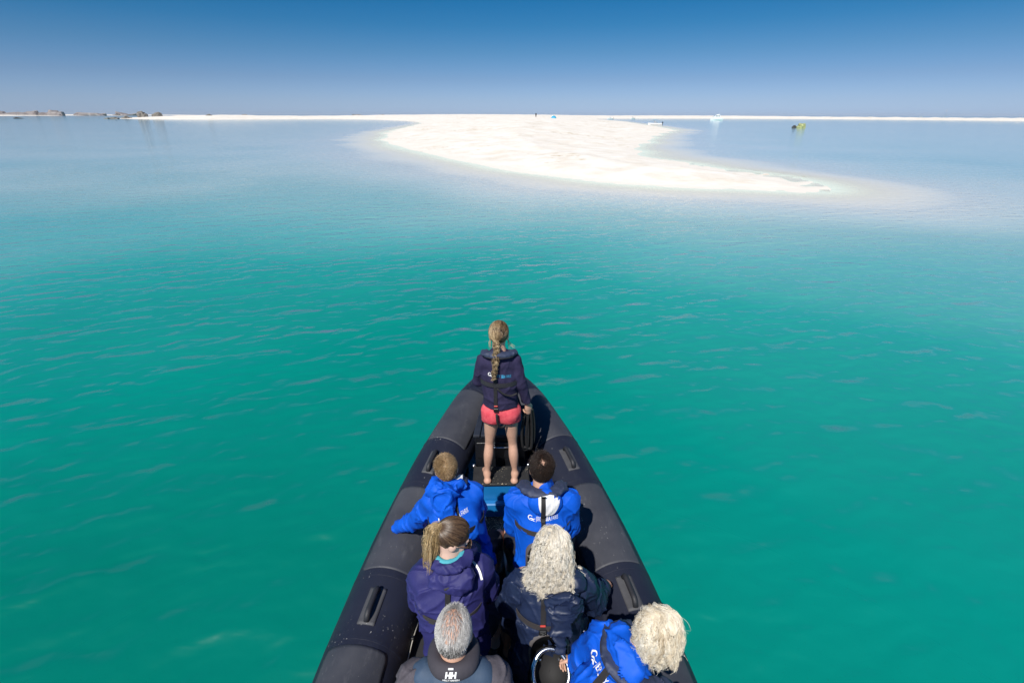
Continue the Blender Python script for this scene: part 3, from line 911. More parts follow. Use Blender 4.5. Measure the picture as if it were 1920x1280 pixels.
def bbox(name, lo, hi, bev, material, parent, label=None):
    mb = MB(); mb.box(lo, hi, bev, M=BM); return mb.build(name, material, parent, label=label)
sx0, sx1 = -0.272, 0.268
stp = bbox('bow_step', (sx0, 3.66, 0.45), (sx1, 3.90, 0.752), 0.012, M['blue_gel'], BOAT)
bbox('step_tread', (sx0 - 0.006, 3.640, 0.755), (sx1 + 0.006, 3.905, 0.785), 0.008, M['stepgrit'], stp)
bbox('step_kick', (sx0 - 0.05, 3.59, 0.40), (sx1 + 0.05, 3.657, 0.575), 0.012, M['blue_gel'], stp)
for s in (sx0 - 0.004, sx1 + 0.004):
    mb = MB(); mb.lathe([(0.02, -0.015), (0.02, 0.012), (0.012, 0.02), (0.0, 0.021)], 12, BM @ Matrix.Translation((s, 3.905, 0.79)))
    mb.build('step_bolt', M['chrome'], stp, True)
# bow locker: tapered box with a sloping lid in two leaves
def prism(name, front, back, z0, zf, zb, material, parent, inset=0.0):
    (x0, x1, yf), (x2, x3, yb) = front, back
    V = [(x0, yf, z0), (x1, yf, z0), (x3, yb, z0), (x2, yb, z0), (x0, yf, zf), (x1, yf, zf), (x3, yb, zb), (x2, yb, zb)]
    F = [(3, 2, 1, 0), (4, 5, 6, 7), (0, 1, 5, 4), (1, 2, 6, 5), (2, 3, 7, 6), (3, 0, 4, 7)]
    o = obj(name, mesh_np(name, w_(V), F, False), material, parent)
    bv = o.modifiers.new('bevel', 'BEVEL'); bv.width = 0.010; bv.segments = 2
    return o
lk = prism('bow_locker', (-0.262, 0.248, 3.955), (-0.12, 0.12, 5.0), 0.42, 1.10, 1.15, M['black_gloss'], BOAT)
M['lid'] = mat('dark_lid', (0.022, 0.025, 0.034), 0.4, var=0.3, vscale=5, bump=0.001, bscale=60)
prism('locker_lid', (-0.277, -0.208, 3.942), (-0.135, -0.10, 5.0), 1.105, 1.136, 1.186, M['lid'], lk)
prism('locker_lid', (-0.202, 0.265, 3.942), (-0.094, 0.135, 5.0), 1.105, 1.136, 1.186, M['lid'], lk)
bbox('locker_door', (-0.245, 3.940, 0.86), (0.23, 3.952, 1.045), 0.004, M['black_gloss'], lk)
mb = MB(); mb.tube(w_(spline([(-0.06, 3.945, 1.00), (-0.06, 3.915, 1.005), (0.075, 3.915, 1.005), (0.075, 3.945, 1.00)], 24)), 0.008, 8)
mb.build('locker_handle', M['chrome'], lk, True)
for sx_ in (-0.38, 0.37):      # side sheets from the step down to the tubes
    bbox('side_coaming', (sx_ - 0.02, 3.0, 0.40), (sx_ + 0.02, 4.3, 0.50), 0.008, M['black_gloss'], BOAT)

# jockey seats: pod, padded back, pocket with a steel rim
def seat(x, y):
    """x, y of the back face of the backrest, in the world."""
    Rm = np.eye(3)
    pod = [rbox((x, y + 0.21, 0.70), (0.125, 0.21, 0.30), 0.05), rbox((x, y + 0.12, 0.62), (0.15, 0.14, 0.22), 0.05, k=0.04)]
    V_, F_ = solid(pod, 0.014)
    s = obj('jockey_seat', mesh_np('jockey_seat', V_, F_), M['black_gloss'], BOAT)
    V_, F_ = solid([rbox((x, y + 0.24, 0.985), (0.135, 0.19, 0.055), 0.05), cone((x, y + 0.12, 1.01), (x, y + 0.36, 1.02), 0.09, 0.08, n=(0, 0, 1), s=0.6)], 0.012)
    obj('seat_cushion', mesh_np('seat_cushion', V_, F_), M['vinyl'], s)
    th_ = np.linspace(0, math.pi, 17)
    # padded back: an arch
    def arch(hw, zt, zb, n=15):
        a = np.linspace(0, math.pi, n)
        return [(hw, zb)] + [(hw * math.cos(q), zt - hw + hw * math.sin(q)) for q in a] + [(-hw, zb)]
    prof_ = arch(0.122, 1.285, 0.86)
    Vb, Fb = [], []
    lay = [(0.055, 0.86), (0.062, 0.95), (0.08, 1.0), (0.125, 1.0), (0.15, 0.95), (0.16, 0.84)]
    for dy, sc in lay:
        for (px, pz) in prof_:
            Vb.append((x + px * sc, y + dy + 0.03 * (pz - 1.2), 1.16 + (pz - 1.16) * (1 - (1 - sc) * 0.55)))
    n_ = len(prof_)
    Fb = grid_faces(len(lay), n_, True) + [tuple(range(n_)), tuple(range((len(lay) - 1) * n_, len(lay) * n_))[::-1]]
    bk = obj('backrest', mesh_np('backrest', Vb, Fb), M['vinyl'], s)
    pp = [(x + px * 1.02, y + 0.138 + 0.03 * (pz - 1.2), pz + 0.004) for px, pz in arch(0.122, 1.285, 0.9)]
    mb_ = MB(); mb_.tube(pp, 0.0055, 6); mb_.build('piping', M['bluepipe'], bk, True)
    # sloping cowl behind the back, with an open pocket and a steel rim
    nrm_, vv_ = np.array([0, -0.62, 0.785]), np.array([0, 0.785, 0.62])
    cc_ = np.array([x, y - 0.075, 1.145])
    a = np.linspace(0, 2 * math.pi, 40, endpoint=False)
    def ring_(sc, dz, hw=0.102, hl=0.122):
        return cc_ + np.outer(hw * sc * np.cos(a), [1, 0, 0]) + np.outer(hl * sc * np.sin(a), vv_) + nrm_ * dz
    mb_ = MB(); mb_.tube(ring_(1.0, 0.008), 0.0135, 10, closed=True); mb_.build('steel_rim', M['chrome'], s, True)
    lay_ = [ring_(1.10, -0.34), ring_(1.10, -0.02), ring_(1.06, 0.002), ring_(0.95, 0.002), ring_(0.92, -0.01), ring_(0.88, -0.095), ring_(0.02, -0.10)]
    obj('pocket', mesh_np('pocket', np.concatenate(lay_), grid_faces(len(lay_), 40, True)), M['blackvinyl'], s)
    for sx_ in (-0.055, 0.055):
        q_ = cc_ + np.array([sx_, 0, 0]) + vv_ * 0.06 - nrm_ * 0.07
        e_ = MB(); e_.box(q_ - 0.008, q_ + 0.008, 0.003); e_.build('pocket_clip', M['chrome'], s)
    V_, F_ = solid([rbox((x, y + 0.19, 0.437), (0.19, 0.30, 0.02), 0.015)], 0.013)
    obj('base_flange', mesh_np('base_flange', V_, F_), M['rubgrey'], s)
    return s
for y in (2.42, 1.755, 1.10):
    seat(-0.33 - 0.01, y); seat(0.222, y)

# ------------------------------------------------------------------ people
def rotm(yaw=0, pitch=0, roll=0):
    """Head or torso frame: columns right, forward, up. yaw > 0 turns to the right, pitch > 0 nods down, roll > 0 leans right."""
    m_ = Matrix.Rotation(math.radians(-yaw), 3, 'Z') @ Matrix.Rotation(math.radians(-pitch), 3, 'X') @ Matrix.Rotation(math.radians(roll), 3, 'Y')
    return np.array(m_)

def head_prims(c, R, s=1.0, female=False):
    c = np.array(c, float)
    L = lambda x, y, z: c + R @ (np.array([x, y, z]) * s)
    q = [ell(L(0, -0.012, 0.030), np.array([0.076, 0.097, 0.090]) * s, R, 0.01),
         ell(L(0, 0.030, -0.035), np.array([0.060, 0.066, 0.085]) * s, R, 0.035 * s),
         ell(L(0, 0.058, -0.098), np.array([0.028, 0.026, 0.022]) * s, R, 0.03 * s),
         cone(L(0, 0.094, 0.006), L(0, 0.112, -0.030), 0.007 * s, 0.013 * s, 0.014 * s),
         ell(L(0, 0.088, -0.060), np.array([0.026, 0.013, 0.010]) * s, R, 0.012 * s),
         cone(L(-0.04, 0.080, 0.026), L(0.04, 0.080, 0.026), 0.011 * s, None, 0.02 * s),
         ell(L(-0.036, 0.072, -0.035), np.array([0.022, 0.018, 0.022]) * s, R, 0.02 * s), ell(L(0.036, 0.072, -0.035), np.array([0.022, 0.018, 0.022]) * s, R, 0.02 * s)]
    for sg in (-1, 1):
        q.append(ell(L(0.076 * sg, -0.008, -0.012), np.array([0.011, 0.021, 0.033]) * s, R @ np.array(Matrix.Rotation(sg * -0.35, 3, 'Z')), 0.008 * s))
    subs = [ell(L(sg * 0.031, 0.104, 0.003), np.array([0.018, 0.016, 0.011]) * s, R) for sg in (-1, 1)]
    return q, subs

def hand_prims(w, d, n, t, curl=0.5, s=1.0):
    """w wrist, d finger direction, n back of the hand, t thumb side; fingers bend away from n."""
    w, d, n, t = (np.array(v, float) for v in (w, d, n, t))
    d /= np.linalg.norm(d); n = n - d * (n @ d); n /= np.linalg.norm(n)
    t = t - d * (t @ d) - n * (t @ n); t /= np.linalg.norm(t)
    q = [cone(w, w + d * 0.03 * s, 0.026 * s, 0.034 * s, 0.02, n, 0.62), cone(w + d * 0.03 * s, w + d * 0.075 * s, 0.036 * s, 0.040 * s, 0.02, n, 0.42)]
    for i, (o, ln) in enumerate(((0.030, 0.90), (0.010, 1.0), (-0.010, 0.95), (-0.029, 0.78))):
        p = w + d * (0.082 - 0.006 * (i == 3)) * s + t * o * s
        a = 0.25 * curl + 0.1
        for k, (l, r0, r1) in enumerate(((0.042, 0.0088, 0.0082), (0.027, 0.0082, 0.0076), (0.022, 0.0076, 0.0066))):
            a += curl * (0.55 if k == 0 else 0.75)
            v = d * math.cos(a) - n * math.sin(a)
            e_ = p + v * l * ln * s
            q.append(cone(p, e_, r0 * s, r1 * s, 0.004)); p = e_
    p = w + d * 0.028 * s + t * 0.026 * s
    v = (d * 0.62 + t * 0.70 - n * 0.35 * (0.4 + curl)); v /= np.linalg.norm(v)
    e_ = p + v * 0.040 * s; q.append(cone(p, e_, 0.014 * s, 0.0105 * s, 0.012))
    v2 = v * 0.5 + d * 0.75 - n * 0.5 * curl; v2 /= np.linalg.norm(v2)
    q.append(cone(e_, e_ + v2 * 0.032 * s, 0.0105 * s, 0.0085 * s, 0.006))
    return q

def foot_prims(an, toe, s=1.0, bare=True):
    an, toe = np.array(an, float), np.array(toe, float)
    f = toe - an; f[2] = 0; L_ = np.linalg.norm(f); f /= L_
    side = np.array([f[1], -f[0], 0])
    heel = an - f * 0.035 * s; heel[2] = toe[2] + 0.006
    q = [ell(heel + [0, 0, 0.012], np.array([0.030, 0.030, 0.028]) * s, k=0.02), cone(an, heel + [0, 0, 0.02], 0.027 * s, 0.025 * s, 0.012),
         cone(an + [0, 0, -0.01], toe - f * 0.05 + [0, 0, 0.012], 0.032 * s, 0.024 * s, 0.03),
         cone(heel + [0, 0, 0.004], toe - f * 0.05 + [0, 0, 0.0], 0.026 * s, 0.034 * s, 0.03, (0, 0, 1), 0.55)]
    if bare:
        for i in range(5):
            b_ = toe - f * 0.048 + side * (0.030 - 0.015 * i) * s
            q.append(cone(b_, b_ + f * (0.045 - 0.006 * i), 0.011 if i == 0 else 0.009, 0.009 if i == 0 else 0.0075, 0.008))
    else:
        q.append(cone(toe - f * 0.06, toe, 0.036 * s, 0.034 * s, 0.03, (0, 0, 1), 0.7))
    return q

def arm_prims(sh, el, wr, k=1.0):
    return [cone(sh, el, 0.045 * k, 0.036 * k, 0.02), cone(el, np.array(el) * 0.7 + np.array(wr) * 0.3, 0.036 * k, 0.037 * k, 0.006), cone(np.array(el) * 0.7 + np.array(wr) * 0.3, wr, 0.037 * k, 0.024 * k, 0.006)]

def leg_prims(hip, kn, an, k=1.0):
    hip, kn, an = (np.array(v, float) for v in (hip, kn, an))
    back = np.array([0, -0.014, 0.0])
    pts, rad = [], []
    for t, r in ((0, 0.084), (0.25, 0.078), (0.5, 0.069), (0.7, 0.060), (0.87, 0.050), (1.0, 0.0465)):
        pts.append(hip + (kn - hip) * t); rad.append(r * k)
    for t, r, o in ((0.12, 0.0470, 0.3), (0.24, 0.0505, 0.8), (0.36, 0.0515, 1.0), (0.5, 0.0475, 0.9), (0.66, 0.0395, 0.5), (0.82, 0.0315, 0.15), (1.0, 0.0290, 0)):
        pts.append(kn + (an - kn) * t + back * o); rad.append(r * k)
    q = spline([(*p, r) for p, r in zip(pts, rad)], 40)      # position and girth run smoothly down the leg
    return [cone(q[i, :3], q[i + 1, :3], q[i, 3], q[i + 1, 3], 0.02 if i == 0 else 0.0) for i in range(39)]

def person(label, base, group=None):
    return tag(empty('person', base), label, 'person', group)

def back_bvh(prims, vox=0.014, cuts=()):
    V_, F_ = solid(prims, vox, cuts)
    return BVHTree.FromPolygons([tuple(v) for v in V_], [tuple(int(i) for i in f) for f in F_])

def mesh_bvh(V_, F_):
    return BVHTree.FromPolygons([tuple(v) for v in V_], [tuple(int(i) for i in f) for f in F_])

def drape(bvh, org, d, lift):
    """Drop a point along d onto a surface and lift it off by a few millimetres."""
    d = Vector(d).normalized()
    hit = bvh.ray_cast(Vector(org), d)
    if hit[0] is None:
        near = bvh.find_nearest(Vector(org))
        return np.array(near[0]) - np.array(d) * lift, -np.array(d)
    n = np.array(hit[1])
    if n @ np.array(d) > 0: n = -n
    return np.array(hit[0]) - np.array(d) * lift, n

def strap(name, bvh, path, d, width, material, parent, lift=0.005, thick=0.004, n=26, label=None):
    """A webbing ribbon: path of points in front of the surface, dropped along d."""
    P_ = spline(path, n); d = np.array(d, float) / np.linalg.norm(d)
    T_ = np.gradient(P_, axis=0); W_ = np.cross(T_, d); W_ /= np.linalg.norm(W_, axis=1, keepdims=True)
    rows = []
    for p, w in zip(P_, W_):
        c0, _ = drape(bvh, p, d, lift)
        l_, _ = drape(bvh, p - w * width / 2, d, lift); r_, _ = drape(bvh, p + w * width / 2, d, lift)
        dep = max(-(c0 @ d), -(l_ @ d), -(r_ @ d)) 
        l_ = p - w * width / 2; r_ = p + w * width / 2
        l_ = l_ - d * (l_ @ d) - d * dep; r_ = r_ - d * (r_ @ d) - d * dep
        rows.append((l_, r_))
    rows = np.array(rows)
    # smooth along the strap so that it spans the creases
    for _ in range(3):
        rows[1:-1] = 0.25 * rows[:-2] + 0.5 * rows[1:-1] + 0.25 * rows[2:]
    V_, F_ = [], []
    for l_, r_ in rows:
        V_ += [l_, l_ - d * thick, r_ - d * thick, r_]
    m_ = len(rows)
    for i in range(m_ - 1):
        for k in range(4):
            F_.append((4 * i + k, 4 * i + (k + 1) % 4, 4 * i + 4 + (k + 1) % 4, 4 * i + 4 + k))
    F_ += [(3, 2, 1, 0), tuple(range(4 * m_ - 4, 4 * m_))]
    return obj(name, mesh_np(name, V_, F_, False), material, parent, label=label)

def belt(name, bvh, c, width, material, parent, tilt=(0, 0), lift=0.006, n=56, rmax=0.6):
    rows = []
    for k in range(n):
        a = 2 * math.pi * k / n
        d = np.array([math.cos(a), math.sin(a), 0])
        o = np.array(c) + d * rmax; o[2] += tilt[0] * d[0] * 0.2 + tilt[1] * d[1] * 0.2
        h1 = bvh.ray_cast(Vector(o), Vector(-d))
        rr = 0.15 if h1[0] is None else np.linalg.norm((np.array(h1[0]) - np.array(c))[:2])
        rows.append((rr, d, o[2]))
    r = np.array([q[0] for q in rows])
    for _ in range(3): r = np.maximum(r, 0.25 * np.roll(r, 1) + 0.5 * r + 0.25 * np.roll(r, -1))
    V_, F_ = [], []
    for (q, d, z), rr in zip(rows, r):
        for dr, dz in ((lift, -width / 2), (lift + 0.004, -width / 2), (lift + 0.004, width / 2), (lift, width / 2)):
            p = np.array(c) + d * (rr + dr); p[2] = z + dz; V_.append(p)
    for i in range(n):
        for k in range(4):
            F_.append((4 * i + k, 4 * i + (k + 1) % 4, 4 * ((i + 1) % n) + (k + 1) % 4, 4 * ((i + 1) % n) + k))
    return obj(name, mesh_np(name, V_, F_, False), material, parent)

def flat_on(name, V2, F2, bvh, c, u, v, d, material, parent, lift=0.004):
    """Lay a flat print (2-D mesh) onto a surface; c is its origin in front of the surface."""
    c, u, v = (np.array(q, float) for q in (c, u, v))
    V_ = [drape(bvh, c + u * p[0] + v * p[1], d, lift)[0] for p in V2]
    return obj(name, mesh_np(name, V_, F2, False), material, parent)

def text_mesh(txt, size, bold=0.0, shear=0.0):
    cu = bpy.data.curves.new('lettering', 'FONT'); cu.body = txt; cu.size = size; cu.offset = bold; cu.shear = shear; cu.resolution_u = 2
    to = bpy.data.objects.new('lettering_source', cu); COL.objects.link(to)
    dg = bpy.context.evaluated_depsgraph_get()
    me = bpy.data.meshes.new_from_object(to.evaluated_get(dg))
    V_ = [tuple(v.co)[:2] for v in me.vertices]; F_ = [tuple(p.vertices) for p in me.polygons]
    bpy.data.objects.remove(to); bpy.data.curves.remove(cu); bpy.data.meshes.remove(me)
    w = max((v[0] for v in V_), default=0)
    return V_, F_, w

def wave_logo(s):
    """The curling-wave emblem: a hooked crest and two tails."""
    V_, F_ = [], []
    def stroke(pts, w0, w1):
        P_ = spline([(x, y, 0) for x, y in pts], 16)[:, :2]
        T_ = np.gradient(P_, axis=0); T_ /= np.linalg.norm(T_, axis=1, keepdims=True); N_ = np.stack([-T_[:, 1], T_[:, 0]], 1)
        b_ = len(V_)
        for i in range(16):
            t = i / 15; w = (w0 + (w1 - w0) * t) * math.sin(math.pi * min(1, max(0.08, t * 0.9 + 0.08))) ** 0.5
            V_.append(tuple((P_[i] + N_[i] * w) * s)); V_.append(tuple((P_[i] - N_[i] * w) * s))
        for i in range(15): F_.append((b_ + 2 * i, b_ + 2 * i + 1, b_ + 2 * i + 3, b_ + 2 * i + 2))
    stroke([(0.62, 0.62), (0.50, 0.80), (0.22, 0.82), (0.04, 0.55), (0.10, 0.22), (0.34, 0.06)], 0.05, 0.10)
    stroke([(0.25, 0.20), (0.50, 0.36), (0.78, 0.30), (1.15, 0.42)], 0.10, 0.06)
    stroke([(0.40, 0.02), (0.65, 0.14), (0.90, 0.04), (1.02, 0.02)], 0.08, 0.05)
    return V_, F_

def print_company(bvh, c, u, v, d, size, parent, m1, m2, sq=0.5):
    """Wave emblem followed by the two words, as on the crew and passenger jackets."""
    V_, F_ = wave_logo(size * 1.05)
    flat_on('emblem', V_, F_, bvh, np.array(c) - np.array(v) * size * 0.15, u, v, d, m1, parent)
    x = size * 1.30
    for txt, b_ in (('JERSEY', 0.0), ('SEA', size * 0.035), ('FARIS', 0.0)):
        V_, F_, w = text_mesh(txt, size, b_)
        V_ = [(p[0] * sq, p[1]) for p in V_]; w *= sq
        flat_on('lettering', V_, F_, bvh, np.array(c) + np.array(u) * x, u, v, d, m2, parent)
        x += w + size * (0.10 if txt != 'JERSEY' else 0.22)

# ---- hair
def strands(name, S, r, material, parent, shade, sides=3, taper=0.35, label=None):
    """S (strands, points, 3) -> one mesh of thin tubes with a shade value per strand."""
    S = np.asarray(S, float); ns, npt, _ = S.shape
    T_ = np.gradient(S, axis=1); T_ /= np.maximum(np.linalg.norm(T_, axis=2, keepdims=True), 1e-9)
    ref = np.where(np.abs(T_[..., 2:3]) < 0.8, np.array([0, 0, 1.0]), np.array([1.0, 0, 0]))
    N_ = np.cross(T_, ref); N_ /= np.maximum(np.linalg.norm(N_, axis=2, keepdims=True), 1e-9)
    B_ = np.cross(T_, N_)
    rr = np.broadcast_to(np.asarray(r, float).reshape(-1, 1), (ns, npt)) * np.linspace(1, taper, npt)[None]
    a = np.arange(sides) * 2 * math.pi / sides
    V_ = S[:, :, None] + rr[:, :, None, None] * (np.cos(a)[:, None] * N_[:, :, None] + np.sin(a)[:, None] * B_[:, :, None])
    i = (np.arange(ns) * npt * sides)[:, None, None] + (np.arange(npt - 1) * sides)[None, :, None] + np.arange(sides)[None, None]
    k2 = (np.arange(sides) + 1) % sides
    j = (np.arange(ns) * npt * sides)[:, None, None] + (np.arange(npt - 1) * sides)[None, :, None] + k2[None, None]
    F_ = np.stack([i, j, j + sides, i + sides], -1).reshape(-1, 4)
    me = mesh_np(name, V_.reshape(-1, 3), F_)
    at = me.attributes.new('shade', 'FLOAT', 'POINT')
    sh = np.broadcast_to(np.asarray(shade, float).reshape(ns, -1), (ns, npt)) if np.ndim(shade) == 2 and np.shape(shade)[1] > 1 else np.repeat(np.asarray(shade, float).reshape(-1, 1), npt, 1)
    at.data.foreach_set('value', np.repeat(sh.astype(np.float32).ravel(), sides))
    return obj(name, me, material, parent, label=label)

def scalp_roots(c, R, s, n, keep, infl=0.004, seed=1):
    r = np.random.default_rng(seed)
    u = r.normal(size=(n * 8, 3)); u /= np.linalg.norm(u, axis=1, keepdims=True)
    u = u[keep(u)][:n]
    rad = np.array([0.076, 0.097, 0.090]) * s + infl
    loc = np.array([0, -0.012, 0.030]) * s + u * rad
    nrm = u / rad; nrm /= np.linalg.norm(nrm, axis=1, keepdims=True)
    return np.array(c) + loc @ R.T, nrm @ R.T, u

def hairline(u):
    x, y, z = u[:, 0], u[:, 1], u[:, 2]
    lim = np.where(y > 0.25, 0.30 + 0.75 * (y - 0.25), np.where(y > -0.2, -0.35 + 0.2 * (y + 0.2), -0.72))
    return z > lim

def grow(roots, dirs, length, n, stiff, grav, coll, seed=1, jitter=0.1):
    r = np.random.default_rng(seed)
    P_ = roots.copy(); d = dirs / np.linalg.norm(dirs, axis=1, keepdims=True)
    out = [P_.copy()]
    step = np.asarray(length, float).reshape(-1, 1) / (n - 1)
    g = np.array(grav, float)
    for k in range(n - 1):
        d = d * stiff + g * (1 - stiff) + r.normal(size=d.shape) * jitter * 0.25
        d /= np.linalg.norm(d, axis=1, keepdims=True)
        P_ = P_ + d * step
        for prims, m_ in coll:
            e_ = 1e-3
            f0 = sdf_pts(prims, P_)
            gr_ = np.stack([sdf_pts(prims, P_ + np.eye(3)[q] * e_) - f0 for q in range(3)], 1) / e_
            gr_ /= np.maximum(np.linalg.norm(gr_, axis=1, keepdims=True), 1e-6)
            push = np.maximum(m_ - f0, 0)[:, None]
            P_ = P_ + gr_ * push
        d = P_ - out[-1]; d /= np.maximum(np.linalg.norm(d, axis=1, keepdims=True), 1e-9)
        out.append(P_.copy())
    return np.stack(out, 1)

def curl(S, amp, turns, seed=1):
    """Add a helix to each strand, growing away from the root."""
    r = np.random.default_rng(seed)
    ns, npt, _ = S.shape
    T_ = np.gradient(S, axis=1); T_ /= np.maximum(np.linalg.norm(T_, axis=2, keepdims=True), 1e-9)
    ref = np.array([0.3, 0.2, 1.0])
    N_ = np.cross(T_, ref); N_ /= np.maximum(np.linalg.norm(N_, axis=2, keepdims=True), 1e-9); B_ = np.cross(T_, N_)
    t = np.linspace(0, 1, npt)[None]
    ph = r.uniform(0, 6.28, (ns, 1)) + 6.283 * np.asarray(turns).reshape(-1, 1) * t
    A_ = np.asarray(amp).reshape(-1, 1) * np.clip(t * 2.2, 0, 1) ** 0.8
    return S + (np.cos(ph) * A_)[..., None] * N_ + (np.sin(ph) * A_)[..., None] * B_

def locks(G, m, spread, seed=1, tip=0.35):
    """Children round each guide strand, closing up towards the tip, so that the hair falls in locks."""
    r = np.random.default_rng(seed)
    n, p, _ = G.shape
    t = np.linspace(0, 1, p)[None, None, :, None]
    o = r.normal(size=(n, m, 1, 3)) * spread
    w = r.normal(size=(n, m, 1, 3)) * spread * 0.5
    C_ = G[:, None] + o * (1 - (1 - tip) * t) + w * np.sin(t * 5 + r.uniform(0, 6, (n, m, 1, 1)))
    return C_.reshape(n * m, p, 3)

def cap_mesh(c, R, s, infl, face=True):
    c = np.array(c, float); L = lambda x, y, z: c + R @ (np.array([x, y, z]) * s)
    pr_ = [ell(L(0, -0.012, 0.030), np.array([0.076, 0.097, 0.090]) * s + infl, R)]
    subs_ = [ell(L(0, 0.105, -0.045), np.array([0.085, 0.10, 0.105]) * s, R), ell(L(0, 0.0, -0.115), np.array([0.12, 0.09, 0.085]) * s, R)] if face else []
    return solid(pr_, 0.006, subs=subs_)

def cap_obj(c, R, s, infl, material, parent, val=0.3):
    V_, F_ = cap_mesh(c, R, s, infl)
    me = mesh_np('hair_cap', V_, F_)
    at = me.attributes.new('shade', 'FLOAT', 'POINT')
    r = lump(5, 0.12, 60)(V_) + val
    at.data.foreach_set('value', np.clip(r, 0, 1).astype(np.float32))
    return obj('hair_cap', me, material, parent)

def face_parts(c, R, s, parent, shades=False):
    c = np.array(c, float); L = lambda x, y, z: c + R @ (np.array([x, y, z]) * s)
    for sg in (-1, 1):
        V_, F_ = solid([ell(L(sg * 0.031, 0.084, 0.003), np.array([0.0135, 0.0125, 0.0115]) * s, R)], 0.004)
        e_ = obj('eye', mesh_np('eye', V_, F_), M['eye'], parent)
        V_, F_ = solid([ell(L(sg * 0.031, 0.0945, 0.003), np.array([0.0055, 0.003, 0.0055]) * s, R)], 0.0022)
        obj('iris', mesh_np('iris', V_, F_), M['iris'], e_)
    V_, F_ = solid([ell(L(0, 0.0985, -0.0565), np.array([0.023, 0.006, 0.0045]) * s, R, 0.003), ell(L(0, 0.0975, -0.0645), np.array([0.019, 0.006, 0.005]) * s, R, 0.003)], 0.003)
    obj('lips', mesh_np('lips', V_, F_), M['lips'], parent)
    if shades:
        fr = MB()
        gl_ = None
        for sg in (-1, 1):
            V_, F_ = solid([ell(L(sg * 0.034, 0.109, 0.000), np.array([0.029, 0.006, 0.024]) * s, R)], 0.003)
            if gl_ is None: gl_ = obj('sunglasses', mesh_np('sunglasses', V_, F_), M['lens'], parent)
            else: obj('lens', mesh_np('lens', V_, F_), M['lens'], gl_)
            a_ = np.linspace(0, 2 * math.pi, 20, endpoint=False)
            fr.tube([L(sg * 0.034 + 0.030 * math.cos(q), 0.109, 0.025 * math.sin(q)) for q in a_], 0.0032 * s, 6, closed=True)
            fr.tube([L(sg * 0.062, 0.108, 0.010), L(sg * 0.082, 0.075, 0.010), L(sg * 0.086, 0.0, 0.004)], 0.0035 * s, 6)
        fr.tube([L(-0.006, 0.111, 0.006), L(0.006, 0.111, 0.006)], 0.0035 * s, 6)
        fr.build('spectacle_frame', M['frame_plastic'], gl_, True)

def collar(name, pts, r, s, material, parent, n_dir=None, vox=0.008, amp=0.004, seed=3, k=0.02, label=None):
    """A soft roll following a line: life-jacket collars, scarf collars, hood rims."""
    P_ = spline(pts, 18)
    rr = np.broadcast_to(np.asarray(r, float), (2,)) if np.ndim(r) == 0 else np.interp(np.linspace(0, 1, 18), np.linspace(0, 1, len(r)), r)
    if np.ndim(r) == 0: rr = np.full(18, r)
    pr_ = [cone(P_[i], P_[i + 1], rr[i], rr[i + 1], k, n_dir, s) for i in range(17)]
    V_, F_ = solid(pr_, vox, disp=folds(seed, amp * 1.6, 70) if amp else None)
    return obj(name, mesh_np(name, V_, F_), material, parent, label=label)

def jacket_prims(J, k=1.0, girth=0.165, shoulder=0.072, flat=0.74, skirt=0.0, sleeve=(0.070, 0.062, 0.050), hem_drop=0.06, ak=0.03, ext=(0, 0)):
    a = {q: np.array(v, float) for q, v in J.items()}
    r = a['shR'] - a['shL']; r /= np.linalg.norm(r)
    f = np.cross([0, 0, 1.0], r); f /= np.linalg.norm(f)
    mid = (a['shL'] + a['shR']) / 2
    ch = a['chest']; pe = a['pelvis']
    torso = [cone(pe + [0, 0, -hem_drop], pe * 0.5 + ch * 0.5, (girth + skirt) * k, girth * k, 0.05, f, flat + 0.06),
             cone(pe * 0.5 + ch * 0.5, ch, girth * k, girth * 1.02 * k, 0.06, f, flat),
             cone(ch, mid + [0, 0, -0.05], girth * 1.02 * k, girth * 0.95 * k, 0.06, f, flat),
             cone(a['shL'], a['shR'], shoulder * k, None, 0.06),
             cone(mid, a['neck'], 0.085 * k, 0.066 * k, 0.05)]
    sl = sleeve
    arms = []
    for s in ('L', 'R'):
        fo = a['wr' + s] - a['el' + s]; fo /= np.linalg.norm(fo)
        arms += [cone(a['sh' + s], a['el' + s], sl[0] * k, sl[1] * k, ak), cone(a['el' + s], a['wr' + s] + fo * ext[0 if s == 'L' else 1], sl[1] * k, sl[2] * k, ak)]
    return torso, arms, r, f

def body_prims(J, hs, hR, hand, k=1.0, feet=True, bare=False):
    a = {q: np.array(v, float) for q, v in J.items()}
    r = a['shR'] - a['shL']; r /= np.linalg.norm(r)
    f = np.cross([0, 0, 1.0], r)
    hp, subs = head_prims(a['head'], hR, hs)
    nb = a['head'] + hR @ (np.array([0, -0.018, -0.055]) * hs)
    pr_ = hp + [cone(nb, a['neck'], 0.052 * hs, 0.058 * hs, 0.03),
                cone(a['neck'], (a['shL'] + a['shR']) / 2 + [0, 0, -0.04], 0.055, 0.09, 0.05), cone(a['shL'] + r * 0.02, a['shR'] - r * 0.02, 0.045, None, 0.05),
                cone((a['shL'] + a['shR']) / 2 + [0, 0, -0.05], a['chest'], 0.12 * k, 0.12 * k, 0.05, f, 0.7),
                cone(a['chest'], a['pelvis'], 0.12 * k, 0.125 * k, 0.05, f, 0.75)]
    for s in ('L', 'R'):
        pr_ += arm_prims(a['sh' + s], a['el' + s], a['wr' + s], 0.95 * k)
        d, n, t, cu = hand[s]
        pr_ += hand_prims(a['wr' + s], d, n, t, cu, 0.95 if hs > 0.93 else 0.8)
        pr_ += leg_prims(a['hip' + s], a['kn' + s], a['an' + s], k)
        if feet: pr_ += foot_prims(a['an' + s], a['toe' + s], 1.0, bare)
    return pr_, subs

